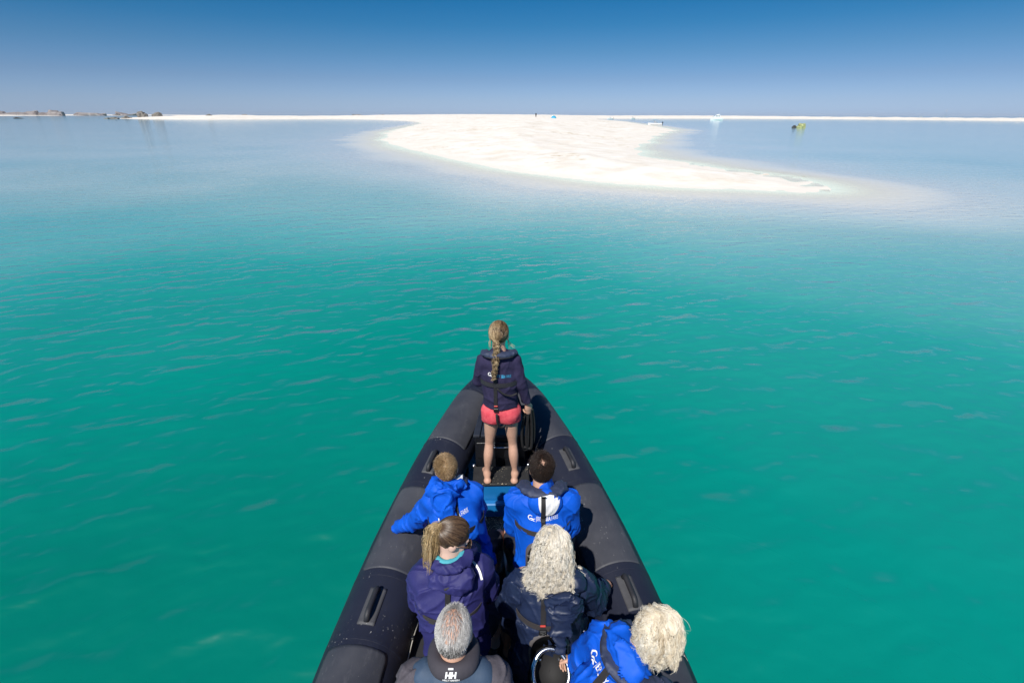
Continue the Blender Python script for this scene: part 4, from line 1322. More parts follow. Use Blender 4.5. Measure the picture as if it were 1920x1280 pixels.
def wearer(label, J, skin, jmat, headpose, hs=1.0, k=1.0, seed=1, hand=None, jk=None, fold=(0.0045, 26), shorts=None, shoes=None, bare=False, vox=0.0062, jvox=0.0065, face=True, shades=False, cuts=(), calm=None):
    base = J['pelvis']
    root = person(label, (base[0], base[1], 0.43))
    hR = rotm(*headpose)
    if hand is None:
        hand = {'L': ((0.3, 1, -0.15), (0, 0.1, 1), (1, 0, 0), 0.7), 'R': ((-0.3, 1, -0.15), (0, 0.1, 1), (-1, 0, 0), 0.7)}
    pr_, subs = body_prims(J, hs, hR, hand, 0.95 * k, True, bare)
    V_, F_ = solid(pr_, vox, subs=subs)
    body = obj('body', mesh_np('body', V_, F_), skin, root)
    if face: face_parts(J['head'], hR, hs, body, shades)
    torso, arms, r, f = jacket_prims(J, k, **(jk or {}))
    fo_ = folds(seed, fold[0], fold[1])
    def dfn(P):
        v = fo_(P)
        if calm is not None:
            q = np.sqrt((((P - np.array(calm[0])) / np.array(calm[1])) ** 2).sum(1)); v = v * np.clip(0.18 + np.clip(q - 0.55, 0, 1) * 1.4, 0, 1)
        return v
    Vj, Fj = solid(torso + arms, jvox, cuts=cuts, disp=dfn)
    jac = obj('jacket', mesh_np('jacket', Vj, Fj), jmat, root)
    if shorts is not None:
        a = {q: np.array(v, float) for q, v in J.items()}
        sp = [cone(a['pelvis'], a['pelvis'] + [0, 0, 0.08], 0.15 * k, 0.145 * k, 0.04)]
        for s in ('L', 'R'):
            sp.append(cone(a['hip' + s], a['hip' + s] * 0.35 + a['kn' + s] * 0.65, 0.098 * k, 0.082 * k, 0.04))
        V_, F_ = solid(sp, 0.011, disp=folds(seed + 50, 0.009, 45))
        obj('shorts', mesh_np('shorts', V_, F_), shorts, root)
    if shoes is not None:
        a = {q: np.array(v, float) for q, v in J.items()}
        for s in ('L', 'R'):
            q = foot_prims(a['an' + s] + [0, 0, -0.03], a['toe' + s], 1.25, False)
            V_, F_ = solid(q, 0.009)
            obj('shoe', mesh_np('shoe', V_, F_), shoes, root)
    return dict(root=root, body=body, jacket=jac, bvh=mesh_bvh(Vj, Fj), tbvh=back_bvh(torso), torso=torso, arms=arms, r=r, f=f, R=hR, J={q: np.array(v, float) for q, v in J.items()}, hs=hs)

def straddle(px, py, kz=0.87, spread=0.23, ky=0.34, az=0.53, dx=0.0):
    """Legs of someone astride a jockey seat at px, py."""
    return dict(hipL=(px - 0.09, py + 0.02, 1.0), hipR=(px + 0.09, py + 0.02, 1.0), knL=(px - spread + dx, py + ky, kz), knR=(px + spread + dx, py + ky, kz),
                anL=(px - spread + 0.02 + dx, py + ky - 0.06, az), anR=(px + spread - 0.02 + dx, py + ky - 0.06, az),
                toeL=(px - spread - 0.0 + dx, py + ky + 0.12, 0.455), toeR=(px + spread + 0.0 + dx, py + ky + 0.12, 0.455))

def lifejacket(W, r=0.040, material=None, edge=None, rise=0.0, spread=0.115, back=0.085, drop=0.16, fl=0.62, strap_z=None, belt_z=None, belt_m=None, parent=None, lab=None, shift=0.0, buckle=True, cen=None):
    """Horseshoe collar round the neck with a back strap and waist belt."""
    J, rv, fv = W['J'], W['r'], W['f']
    c = (J['neck'] + [0, 0, 0.005 + rise]) if cen is None else np.array(cen, float)
    up = np.array([0, 0, 1.0])
    pts = [c + fv * 0.17 - rv * spread * 0.75 - up * drop, c + fv * 0.09 - rv * spread * 1.0 - up * 0.05, c - rv * spread * 0.95 - fv * 0.02 + up * 0.005, c - rv * spread * 0.55 - fv * back * 0.8 + up * 0.015,
           c - fv * back + up * 0.018, c + rv * spread * 0.55 - fv * back * 0.8 + up * 0.015, c + rv * spread * 0.95 - fv * 0.02 + up * 0.005, c + fv * 0.09 + rv * spread - up * 0.05, c + fv * 0.17 + rv * spread * 0.75 - up * drop]
    lj = collar('life_jacket', pts, [r * 1.1, r, r * 0.95, r, r * 1.05, r, r * 0.95, r, r * 1.1], fl, material or M['collar_navy'], W['root'], (0.15 * fv + up), amp=0.004, label=lab)
    if edge is not None:
        E_ = spline([p - fv * (0.9 * r if 2 <= i <= 6 else 0) - up * r * 0.35 + (p - c) * 0.10 for i, p in enumerate(pts)], 40)
        mb = MB(); mb.tube(E_, 0.008, 6); mb.build('collar_edge', edge, lj, True)
    z1 = strap_z
    top = c - fv * (back + 0.25) + rv * shift
    if z1 is not None:
        bot = J['pelvis'] * 0.0 + J['chest']; q = np.array([bot[0], bot[1], z1]) - fv * 0.45 + rv * shift
        strap('back_strap', W['bvh'], [top + up * 0.0, top * 0.5 + q * 0.5, q], fv, 0.030, M['webbing'], lj)
        if buckle:
            o, _ = drape(W['bvh'], q, fv, 0.008)
            mb = MB(); mb.box(o - np.array([0.022, 0.008, 0.02]), o + np.array([0.022, 0.008, 0.02]), 0.005); mb.build('buckle', M['buckle'], lj)
            mb = MB(); o2 = o + [0, 0, 0.045]; o2, _ = drape(W['bvh'], o2 - fv * 0.2, fv, 0.012)
            mb.box(o2 - np.array([0.016, 0.004, 0.006]), o2 + np.array([0.016, 0.004, 0.006]), 0.002); mb.build('strap_stitching', M['red'], lj)
    if belt_z is not None:
        ax = J['chest'] * 0.6 + J['pelvis'] * 0.4
        belt('waist_belt', W['tbvh'], (ax[0], ax[1], belt_z), 0.042, belt_m or M['belt_grey'], lj, lift=0.010)
    return lj

# ---- the crew member standing at the bow
J = dict(head=(-0.112, 3.745, 2.312), neck=(-0.113, 3.715, 2.150), chest=(-0.105, 3.715, 1.93), pelvis=(-0.098, 3.715, 1.60),
         shL=(-0.250, 3.715, 2.085), shR=(0.030, 3.715, 2.085), elL=(-0.304, 3.765, 1.850), elR=(0.084, 3.700, 1.845), wrL=(-0.235, 3.95, 1.80), wrR=(0.146, 3.755, 1.605),
         hipL=(-0.178, 3.72, 1.56), hipR=(-0.018, 3.72, 1.56), knL=(-0.212, 3.735, 1.20), knR=(0.008, 3.735, 1.20), anL=(-0.238, 3.695, 0.872), anR=(0.030, 3.695, 0.872),
         toeL=(-0.262, 3.885, 0.792), toeR=(0.058, 3.885, 0.792))
hand = {'L': ((0.8, 0.5, -0.2), (-0.3, 0.6, 0.6), (0, 0.3, 1), 0.8), 'R': ((0.18, 0.12, -1), (0.6, -0.75, 0.1), (-0.2, 0.9, 0.1), 1.25)}
W1 = wearer('barefoot person in navy fleece and coral shorts standing at the bow with plaited hair', J, M['skin_f'], M['fleece'], (4, 4, 0), hs=0.97, k=0.93, seed=21, hand=hand,
            jk=dict(girth=0.150, shoulder=0.055, flat=0.70, skirt=0.018, sleeve=(0.058, 0.053, 0.041), hem_drop=-0.03, ak=0.010), fold=(0.0075, 34), bare=True, vox=0.0055, jvox=0.007, cuts=[((0, 0, 1.645), (0, 0, -1))])
a = W1['J']
sp = [cone(a['pelvis'] + [0, 0, -0.01], a['pelvis'] + [0, 0, 0.06], 0.158, 0.14, 0.04, (0, 1, 0), 0.70),
      cone(a['hipL'], a['hipL'] * 0.62 + a['knL'] * 0.38, 0.098, 0.092, 0.04), cone(a['hipR'], a['hipR'] * 0.62 + a['knR'] * 0.38, 0.098, 0.092, 0.04),
      ell(a['hipL'] + [0.012, -0.045, -0.01], (0.075, 0.075, 0.085), k=0.04), ell(a['hipR'] + [-0.012, -0.045, -0.01], (0.075, 0.075, 0.085), k=0.04)]
V_, F_ = solid(sp, 0.007, cuts=[((0, 3.7, 1.472), (0, -0.15, -1))], disp=lump(4, 0.004, 34))
sh_ = obj('shorts', mesh_np('shorts', V_, F_), M['coral'], W1['root'])
sb = mesh_bvh(V_, F_)
for sx_ in (-0.185, -0.010):     # back pockets
    V2 = [(-0.045, 0.035), (0.045, 0.035), (0.045, -0.03), (0.0, -0.055), (-0.045, -0.03)]
    flat_on('pocket', V2, [(0, 1, 2, 3, 4)], sb, (sx_, 3.3, 1.56), (1, 0, 0), (0, 0, 1), (0, 1, 0), M['coral'], sh_, 0.004)
lj = lifejacket(W1, r=0.034, material=M['collar_navy'], edge=M['collar_black'], spread=0.118, back=0.085, drop=0.22, strap_z=1.65, belt_z=1.90, shift=-0.035, belt_m=M['collar_black'])
# crotch strap hanging in a loop behind, and the slack strap to the right hip
pts = spline([(-0.133, 3.575, 1.62), (-0.128, 3.575, 1.54), (-0.112, 3.60, 1.475), (-0.085, 3.62, 1.455), (-0.060, 3.635, 1.475), (-0.052, 3.66, 1.51)], 24)
mb = MB(); mb.tube(pts, 0.011, 8); mb.build('crotch_strap', M['webbing'], lj, True)
pts = spline([(-0.125, 3.575, 1.88), (-0.07, 3.572, 1.83), (-0.01, 3.585, 1.805), (0.045, 3.60, 1.82)], 20)
mb = MB(); mb.tube(pts, 0.008, 8); mb.build('side_strap', M['webbing'], lj, True)
print_company(W1['bvh'], (-0.205, 3.3, 1.985), (1, 0, -0.10), (0.1, 0, 1), (0, 1, 0), 0.036, W1['jacket'], M['white'], M['cyan_print'], 0.55)
# hair drawn back into a plait
c, R, s = a['head'], W1['R'], 0.97
cap_obj(c, R, s, 0.006, H_dblond, W1['root'], 0.30)
ro, nr, u = scalp_roots(c, R, s, 1900, lambda u: hairline(u) & (u[:, 1] < 0.72), 0.007, 31)
knot = c + R @ np.array([-0.012, -0.108, -0.055])
S = []
t = np.linspace(0, 1, 9)
for p, n in zip(ro, nr):
    q = (1 - t)[:, None] ** 1.0 * p + t[:, None] * knot
    dv = q - (c + R @ np.array([0, -0.012, 0.03]) * s)
    rad = np.array([0.076, 0.097, 0.090]) * s + 0.008 + 0.004 * rng.random()
    l_ = dv @ R; k_ = np.linalg.norm(l_ / rad, axis=1); f_ = np.maximum(1, 1 / np.maximum(k_, 1e-3))
    S.append((c + R @ np.array([0, -0.012, 0.03]) * s) + (l_ * f_[:, None]) @ R.T)
S = np.array(S)
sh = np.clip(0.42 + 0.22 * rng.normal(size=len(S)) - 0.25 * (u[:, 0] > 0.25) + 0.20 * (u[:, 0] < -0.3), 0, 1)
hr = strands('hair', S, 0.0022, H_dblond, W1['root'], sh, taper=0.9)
bx = spline([knot + [0, 0.012, 0.03], knot + [0.0, -0.012, -0.03], (-0.140, 3.585, 2.12), (-0.150, 3.570, 2.03), (-0.154, 3.572, 1.975)], 60)
tt = np.linspace(0, 1, 60)
rw = np.interp(tt, [0, 0.15, 0.6, 0.86, 0.90, 1.0], [0.018, 0.024, 0.021, 0.013, 0.014, 0.020])
S, sh = [], []
for k in range(3):
    ph = tt * 6.283 * 3.0 + k * 2.094
    ctr = bx + np.stack([rw * 0.62 * np.sin(ph), -rw * 0.35 * np.sin(2 * ph) - 0.006, 0 * ph], 1)
    for q in range(48):
        o = rng.normal(size=3) * 0.50 * np.array([1, 1, 0.3])
        S.append(ctr + o * rw[:, None] * 0.75); sh.append(np.clip(rng.normal(0.62, 0.25), 0, 1))
strands('plait', np.array(S), 0.0017, H_dblond, hr, np.array(sh), taper=0.7)
S = []
for k in range(46):
    x0 = rng.choice([-0.066, 0.066], p=[0.7, 0.3]); p0 = c + R @ np.array([x0 * 1.05, 0.02 + 0.03 * rng.random(), 0.03 * rng.random()])
    sgn = np.sign(x0); ln = 0.10 + 0.05 * rng.random()
    p1 = p0 + np.array([sgn * 0.006, -0.01, -ln * 0.6]); p2 = p1 + np.array([sgn * (0.02 if sgn < 0 else 0.07) * rng.random(), -0.02, -ln * 0.4])
    S.append(spline([p0, p1, p2], 9))
tag(strands('loose_hair', np.array(S), 0.0013, H_pony, hr, rng.uniform(0.5, 1, len(S))), kind='stuff')
# mooring rope in her hand
hx, hy, hz = 0.158, 3.765, 1.535
for k, (dx, dy, ln, wd) in enumerate(((-0.02, 0.0, 0.42, 0.030), (0.0, 0.03, 0.46, 0.040), (0.012, -0.012, 0.40, 0.024))):
    pass
pts = []
for k, (dx, dy, ln, wd) in enumerate(((-0.030, 0.005, 0.43, 0.034), (-0.012, 0.035, 0.48, 0.045), (0.008, 0.0, 0.44, 0.030), (0.022, 0.030, 0.40, 0.04))):
    x = hx + dx
    pts += [(x - 0.5 * wd, hy + dy, hz - 0.06), (x - wd, hy + dy + 0.01, hz - ln * 0.6), (x - wd * 0.7, hy + dy + 0.015, hz - ln * 0.96), (x, hy + dy + 0.02, hz - ln), (x + wd * 0.7, hy + dy + 0.015, hz - ln * 0.95),
            (x + wd * 0.8, hy + dy + 0.01, hz - ln * 0.5), (x + 0.4 * wd, hy + dy, hz - 0.04), (x + 0.006, hy + dy * 0.3, hz + 0.012)]
mb = MB(); mb.tube(spline(pts, 200), 0.0125, 8)
tag(mb.build('mooring_rope', M['blackrope'], None, True), 'coil of black rope hanging from the right hand of the person at the bow', 'rope')

# ---- boy in the blue jacket, front row
J = dict(head=(-0.462, 2.71, 1.738), neck=(-0.440, 2.675, 1.620), chest=(-0.405, 2.645, 1.36), pelvis=(-0.345, 2.62, 1.06),
         shL=(-0.560, 2.655, 1.505), shR=(-0.285, 2.715, 1.515), elL=(-0.730, 2.83, 1.150), elR=(-0.265, 2.80, 1.270), wrL=(-0.885, 2.955, 0.955), wrR=(-0.30, 2.95, 1.11), **straddle(-0.335, 2.62, 0.86, 0.235, 0.33))
hand = {'L': ((-0.8, 0.5, -0.25), (-0.1, 0.2, 1), (0.5, 0.8, 0), 1.7), 'R': ((0.1, 1, -0.3), (0, 0.2, 1), (-1, 0, 0), 0.7)}
W2 = wearer('child in bright blue hooded jacket with cropped fair hair, one sleeve resting on the tube', J, M['skin_p'], M['blue_jacket'], (-12, 0, -4), hs=0.93, k=0.92, seed=5, hand=hand,
            jk=dict(girth=0.185, shoulder=0.078, flat=0.78, skirt=0.05, sleeve=(0.080, 0.070, 0.054), hem_drop=0.12, ext=(0.10, 0.0)), fold=(0.011, 38), shorts=M['dark_shorts'], shoes=M['shoe_dark'], calm=((-0.41, 2.50, 1.48), (0.20, 0.25, 0.10)))
a = W2['J']
# hood lying to one side on the back
hp = [cone(a['neck'] + [-0.045, -0.085, 0.010], a['neck'] + [0.005, -0.165, -0.165], 0.100, 0.040, 0.03, (0.1, 0.85, 0.4), 0.55), cone(a['neck'] + [-0.085, -0.035, 0.060], a['neck'] + [0.075, -0.035, 0.040], 0.034, 0.028, 0.03),
      cone(a['neck'] + [-0.12, -0.06, 0.01], a['neck'] + [-0.085, -0.035, 0.060], 0.032, 0.034, 0.03)]
V_, F_ = solid(hp, 0.007, disp=folds(8, 0.012, 44)); obj('hood', mesh_np('hood', V_, F_), M['blue_jacket'], W2['jacket'])
collar('shirt_collar', [a['neck'] + [0.02, -0.05, 0.055], a['neck'] + [0.06, -0.02, 0.05], a['neck'] + [0.07, 0.04, 0.03]], 0.009, 0.6, M['white_cloth'], W2['root'])
lj = lifejacket(W2, r=0.030, spread=0.095, back=0.03, drop=0.2, strap_z=1.33, belt_z=1.36, shift=0.015, belt_m=M['webbing'])
print_company(W2['bvh'], (-0.505, 2.1, 1.430), (0.965, 0, 0.26), (-0.26, 0, 0.965), (0, 1, 0), 0.042, W2['jacket'], M['white'], M['white'], 0.48)
c, R, s = a['head'], W2['R'], 0.93
cap_obj(c, R, s, 0.004, H_light, W2['root'], 0.35)
ro, nr, u = scalp_roots(c, R, s, 4600, hairline, 0.002, 41)
ang_ = np.arctan2(u[:, 1] + 0.35, u[:, 0])
sw = np.stack([-np.sin(ang_), np.cos(ang_), -0.3 * np.ones(len(u))], 1) @ R.T
S = grow(ro, nr * 0.35 + sw * 0.6 + rng.normal(size=ro.shape) * 0.16, np.where(u[:, 2] > 0.25, 0.024, 0.010) * rng.uniform(0.7, 1.3, len(ro)), 5, 0.85, (0, 0, -0.4), [([ell(c + R @ np.array([0, -0.012, 0.03]) * s, np.array([0.076, 0.097, 0.09]) * s, R)], 0.005)], 42)
strands('hair', S, 0.0012, H_light, W2['root'], np.clip(rng.normal(0.5, 0.22, len(S)) + 0.15 * (u[:, 2] > 0.5), 0, 1))

# ---- man in the blue jacket, front row
J = dict(head=(0.212, 2.715, 1.738), neck=(0.218, 2.675, 1.625), chest=(0.222, 2.655, 1.34), pelvis=(0.222, 2.62, 1.05),
         shL=(0.040, 2.67, 1.485), shR=(0.400, 2.67, 1.485), elL=(0.020, 2.735, 1.17), elR=(0.440, 2.735, 1.17), wrL=(0.10, 2.93, 1.10), wrR=(0.345, 2.93, 1.10), **straddle(0.222, 2.62, 0.87, 0.25, 0.35))
W3 = wearer('man with thinning dark hair in blue jacket and navy collar, sitting opposite the child', J, M['skin_f'], M['blue_jacket'], (2, 4, 0), hs=1.0, k=1.0, seed=9,
            jk=dict(girth=0.175, shoulder=0.080, flat=0.78, skirt=0.03, sleeve=(0.080, 0.070, 0.054), hem_drop=0.10), fold=(0.0105, 36), shorts=M['dark_shorts'], shoes=M['shoe_white'], calm=((0.22, 2.52, 1.45), (0.20, 0.25, 0.09)))
a = W3['J']
# open hood with white lining, pinned by the strap
hp = [ell(a['neck'] + [0.015, -0.100, -0.065], (0.118, 0.058, 0.098), rotm(0, 12, 0), 0.03)]
V_, F_ = solid(hp, 0.008, disp=folds(18, 0.005, 50))
hd = obj('hood', mesh_np('hood', V_, F_), M['blue_jacket'], W3['jacket'])
hb = mesh_bvh(V_, F_)
G2 = []
for j_ in range(11):
    t_ = j_ / 10; hw_ = 0.074 * (1 - t_ ** 2.2) ** 0.6 + 0.002
    for k_ in range(11): G2.append((hw_ * (k_ / 5 - 1) + 0.012 * (1 - t_) + 0.010, 0.055 - 0.150 * t_ - 0.01 * abs(k_ / 5 - 1)))
GF = grid_faces(11, 11)
flat_on('hood_lining', G2, GF, hb, a['neck'] + np.array([0.02, -0.5, -0.035]), (1, 0, 0), (0, 0, 1), (0, 1, 0), M['white_cloth'], hd, 0.004)
W3['bvh2'] = W3['bvh']
lj = lifejacket(W3, r=0.034, edge=M['collar_black'], spread=0.125, back=0.080, drop=0.2, rise=-0.02, fl=0.5, strap_z=1.32, belt_z=1.345, shift=0.0)
strap('hood_strap', hb, [a['neck'] + [-0.002, -0.5, 0.05], a['neck'] + [-0.002, -0.5, -0.06], a['neck'] + [-0.002, -0.5, -0.18]], (0, 1, 0), 0.030, M['webbing'], lj, lift=0.008)
print_company(W3['bvh'], (0.115, 2.1, 1.440), (1, 0, 0.02), (0, 0, 1), (0, 1, 0), 0.042, W3['jacket'], M['white'], M['white'], 0.48)
c, R, s = a['head'], W3['R'], 1.0
bald = lambda u: hairline(u) & ((((u[:, 0] - 0.10) / 0.30) ** 2 + ((u[:, 1] + 0.48) / 0.26) ** 2 + ((u[:, 2] - 0.82) / 0.35) ** 2 > 1) | (rng.random(len(u)) < 0.32))
ro, nr, u = scalp_roots(c, R, s, 5600, bald, 0.001, 51)
S = grow(ro, nr * 0.38 + (np.array([0, -0.25, -0.55])) + rng.normal(size=ro.shape) * 0.25, np.where((u[:, 2] > 0.3) & (u[:, 1] > -0.3), 0.035, 0.018) * rng.uniform(0.7, 1.3, len(ro)), 6, 0.85, (0, -0.2, -0.6), [([ell(c + R @ np.array([0, -0.012, 0.03]) * s, np.array([0.076, 0.097, 0.09]) * s, R)], 0.004)], 52)
S = curl(S, 0.003, 1.2, 53)
strands('hair', S, 0.0015, H_brown, W3['root'], np.clip(rng.normal(0.4, 0.22, len(S)), 0, 1))

# ---- woman with the ponytail and sunglasses
J = dict(head=(-0.346, 2.075, 1.772), neck=(-0.362, 2.035, 1.625), chest=(-0.378, 2.02, 1.36), pelvis=(-0.345, 1.965, 1.05),
         shL=(-0.525, 2.03, 1.495), shR=(-0.205, 2.085, 1.495), elL=(-0.575, 2.115, 1.215), elR=(-0.165, 2.185, 1.225), wrL=(-0.47, 2.35, 1.10), wrR=(-0.255, 2.40, 1.13), **straddle(-0.335, 1.97, 0.87, 0.235, 0.35))
W4 = wearer('person with fair ponytail and sunglasses in indigo jacket, face turned aside', J, M['skin_p'], M['purple_jacket'], (72, 30, 0), hs=0.97, k=1.0, seed=13,
            jk=dict(girth=0.180, shoulder=0.080, flat=0.80, skirt=0.03, sleeve=(0.090, 0.082, 0.060), hem_drop=0.10), fold=(0.0105, 36), shorts=M['dark_shorts'], shoes=M['shoe_dark'], shades=True)
a = W4['J']
collar('jacket_collar', [a['neck'] + [0.10, 0.10, -0.02], a['neck'] + [0.115, 0.03, 0.035], a['neck'] + [0.06, -0.065, 0.035], a['neck'] + [-0.03, -0.085, 0.035], a['neck'] + [-0.105, -0.02, 0.03], a['neck'] + [-0.08, 0.07, 0.0]], 0.030, 0.8, M['purple_jacket'], W4['jacket'], (0, 0, 1), amp=0.005, seed=61)
collar('collar_lining', [a['neck'] + [0.085, 0.085, 0.016], a['neck'] + [0.085, 0.020, 0.058], a['neck'] + [0.040, -0.050, 0.061], a['neck'] + [-0.030, -0.064, 0.061], a['neck'] + [-0.085, -0.010, 0.056], a['neck'] + [-0.060, 0.060, 0.026]], 0.008, 0.8, M['turq'], W4['jacket'], (0, 0, 1), amp=0.002)
hp = [ell(a['neck'] + [0.015, -0.105, -0.045], (0.125, 0.036, 0.065), rotm(0, 32, 6), 0.03), ell(a['neck'] + [0.085, -0.065, -0.025], (0.05, 0.045, 0.035), k=0.03)]
V_, F_ = solid(hp, 0.008, disp=folds(66, 0.009, 50)); obj('hood', mesh_np('hood', V_, F_), M['purple_jacket'], W4['jacket'])
d_ = np.array([0, 0.75, -0.66]); PIPING = [np.array(q) - d_ * 0.3 for q in ((-0.255, 2.03, 1.640), (-0.218, 2.03, 1.600), (-0.190, 2.03, 1.552), (-0.174, 2.03, 1.487))]
strap('white_piping', W4['bvh'], PIPING, (0, 0.75, -0.66), 0.013, M['white'], W4['jacket'], lift=0.004, thick=0.003)
lj = lifejacket(W4, r=0.022, material=M['collar_black'], spread=0.10, back=0.118, drop=0.2, rise=-0.085, strap_z=1.325, belt_z=1.34, shift=-0.025)
c, R, s = a['head'], W4['R'], 0.97
cap_obj(c, R, s, 0.006, H_mid, W4['root'], 0.35)
ro, nr, u = scalp_roots(c, R, s, 1900, lambda u: hairline(u) & (u[:, 1] < 0.72), 0.007, 71)
knot = c + R @ np.array([0.0, -0.112, 0.045])
t = np.linspace(0, 1, 9); S = []
hc = c + R @ np.array([0, -0.012, 0.03]) * s
for p, n in zip(ro, nr):
    q = (1 - t)[:, None] * p + t[:, None] * knot
    rad = np.array([0.076, 0.097, 0.090]) * s + 0.008 + 0.004 * rng.random()
    l_ = (q - hc) @ R; k_ = np.linalg.norm(l_ / rad, axis=1); f_ = np.maximum(1, 1 / np.maximum(k_, 1e-3))
    S.append(hc + (l_ * f_[:, None]) @ R.T)
hr = strands('hair', np.array(S), 0.0023, H_mid, W4['root'], np.clip(rng.normal(0.42, 0.25, len(S)), 0, 1), taper=0.9)
n_ = 80
p0 = knot + rng.normal(size=(n_, 3)) * 0.009
d0 = (R @ np.array([0, -0.95, 0.05]))[None] + rng.normal(size=(n_, 3)) * 0.22
S = grow(p0, d0, rng.uniform(0.16, 0.30, n_), 18, 0.66, (0.02, -0.14, -1), [([ell(hc, np.array([0.076, 0.097, 0.09]) * s, R)], 0.008), (W4['torso'] + hp, 0.012)], 72, 0.2)
S = curl(S, rng.uniform(0.004, 0.009, n_), rng.uniform(0.8, 1.8, n_), 73)
S = locks(S, 18, 0.0070, 74, 0.8)
strands('ponytail', S, 0.0010, H_pony, hr, np.clip(np.repeat(rng.normal(0.5, 0.2, n_), 18) + rng.normal(0, 0.14, n_ * 18), 0, 1), taper=0.4)
mb = MB(); a_ = np.linspace(0, 2 * math.pi, 14, endpoint=False); nd = R @ np.array([0, -0.9, 0.45]); ux = R @ np.array([1.0, 0, 0]); uy = np.cross(nd, ux)
mb.tube([knot + nd * 0.012 + (ux * math.cos(q) + uy * math.sin(q)) * 0.018 for q in a_], 0.006, 8, closed=True); mb.build('hair_tie', M['webbing'], hr, True)

# ---- woman with the long pale curls
J = dict(head=(0.238, 2.045, 1.712), neck=(0.234, 2.0, 1.565), chest=(0.225, 1.985, 1.31), pelvis=(0.222, 1.955, 1.04),
         shL=(0.060, 2.0, 1.45), shR=(0.410, 2.02, 1.445), elL=(-0.005, 2.08, 1.19), elR=(0.530, 2.15, 1.13), wrL=(0.06, 2.34, 1.10), wrR=(0.645, 2.37, 0.965), **straddle(0.222, 1.96, 0.86, 0.265, 0.30))
hand = {'L': ((0.3, 1, -0.15), (0, 0.1, 1), (1, 0, 0), 0.7), 'R': ((0.5, 0.8, -0.3), (0, 0.3, 1), (-0.8, 0.5, 0), 0.5)}
W5 = wearer('person with long pale curly hair in shiny navy jacket with pointed hood', J, M['skin_t'], M['navy_jacket'], (8, 8, 4), hs=0.98, k=0.98, seed=17, hand=hand,
            jk=dict(girth=0.180, shoulder=0.076, flat=0.80, skirt=0.055, sleeve=(0.086, 0.080, 0.056), hem_drop=0.16), fold=(0.0105, 44), shorts=M['navy_jacket'], shoes=M['shoe_dark'])
a = W5['J']
nk = a['neck']
hp = [cone(nk + [0.06, -0.135, -0.06], nk + [0.045, -0.262, -0.33], 0.095, 0.010, 0.02, (0.1, 0.85, 0.45), 0.36), cone(nk + [-0.06, -0.06, -0.0], nk + [0.14, -0.06, -0.01], 0.042, 0.045, 0.03)]
V_, F_ = solid(hp, 0.008, disp=folds(77, 0.011, 60)); obj('hood', mesh_np('hood', V_, F_), M['navy_jacket'], W5['jacket'])
lj = lifejacket(W5, r=0.030, spread=0.105, back=0.09, drop=0.2, rise=-0.02, strap_z=1.31, belt_z=1.33, shift=-0.055)
c, R, s = a['head'], W5['R'], 0.98
cap_obj(c, R, s, 0.010, H_white, W5['root'], 0.5)
ro, nr, u = scalp_roots(c, R, s, 300, hairline, 0.006, 81)
hc = c + R @ np.array([0, -0.012, 0.03]) * s
ln = (0.15 + 0.15 * (u[:, 2] * 0.5 + 0.5) + 0.03 * (u[:, 1] > 0.2)) * rng.uniform(0.82, 1.15, len(ro))
S = grow(ro, nr * 0.45 + np.array([0, -0.35, -0.1]) + rng.normal(size=ro.shape) * 0.2, ln, 26, 0.60, (-0.05, -0.22, -1), [([ell(hc, np.array([0.076, 0.097, 0.09]) * s, R)], 0.014), (W5['torso'] + hp, 0.014)], 82, 0.3)
sp_ = np.linspace(0, 1, 26)[None, :, None] ** 1.3
S = S + sp_ * (np.stack([nr[:, 0] * 0.030, np.minimum(nr[:, 1], 0) * 0.012, 0 * nr[:, 0]], 1))[:, None]
S = curl(S, rng.uniform(0.005, 0.011, len(S)), rng.uniform(1.8, 3.8, len(S)), 83)
ng = len(S); st_ = curl(S[::3], 0.012, 1.3, 85) + rng.normal(size=(len(S[::3]), 1, 3)) * 0.012 * np.linspace(0, 1, 26)[None, :, None]; S = np.concatenate([locks(S, 20, 0.0058, 84, 0.6), st_])
strands('hair', S, 0.00095, H_white, W5['root'], np.clip(np.concatenate([np.repeat(rng.normal(0.6, 0.16, ng), 20), np.full(len(st_), 0.8)]) + rng.normal(0, 0.15, len(S)), 0, 1), taper=0.5)

# ---- grey-haired man, near row
J = dict(head=(-0.263, 1.445, 1.852), neck=(-0.268, 1.410, 1.730), chest=(-0.290, 1.345, 1.45), pelvis=(-0.325, 1.300, 1.06),
         shL=(-0.450, 1.375, 1.600), shR=(-0.090, 1.395, 1.600), elL=(-0.53, 1.42, 1.27), elR=(-0.03, 1.45, 1.27), wrL=(-0.44, 1.68, 1.14), wrR=(-0.18, 1.70, 1.14), **straddle(-0.335, 1.30, 0.87, 0.24, 0.36))
W6 = wearer('man with balding silver-grey hair in grey fleece and slate-blue life jacket', J, M['skin_f'], M['grey_fleece'], (3, 12, 0), hs=0.96, k=1.0, seed=23,
            jk=dict(girth=0.175, shoulder=0.078, flat=0.78, skirt=0.03, sleeve=(0.084, 0.074, 0.056), hem_drop=0.10), fold=(0.008, 40), shorts=M['dark_shorts'], shoes=M['shoe_dark'])
a = W6['J']; nk = a['neck']
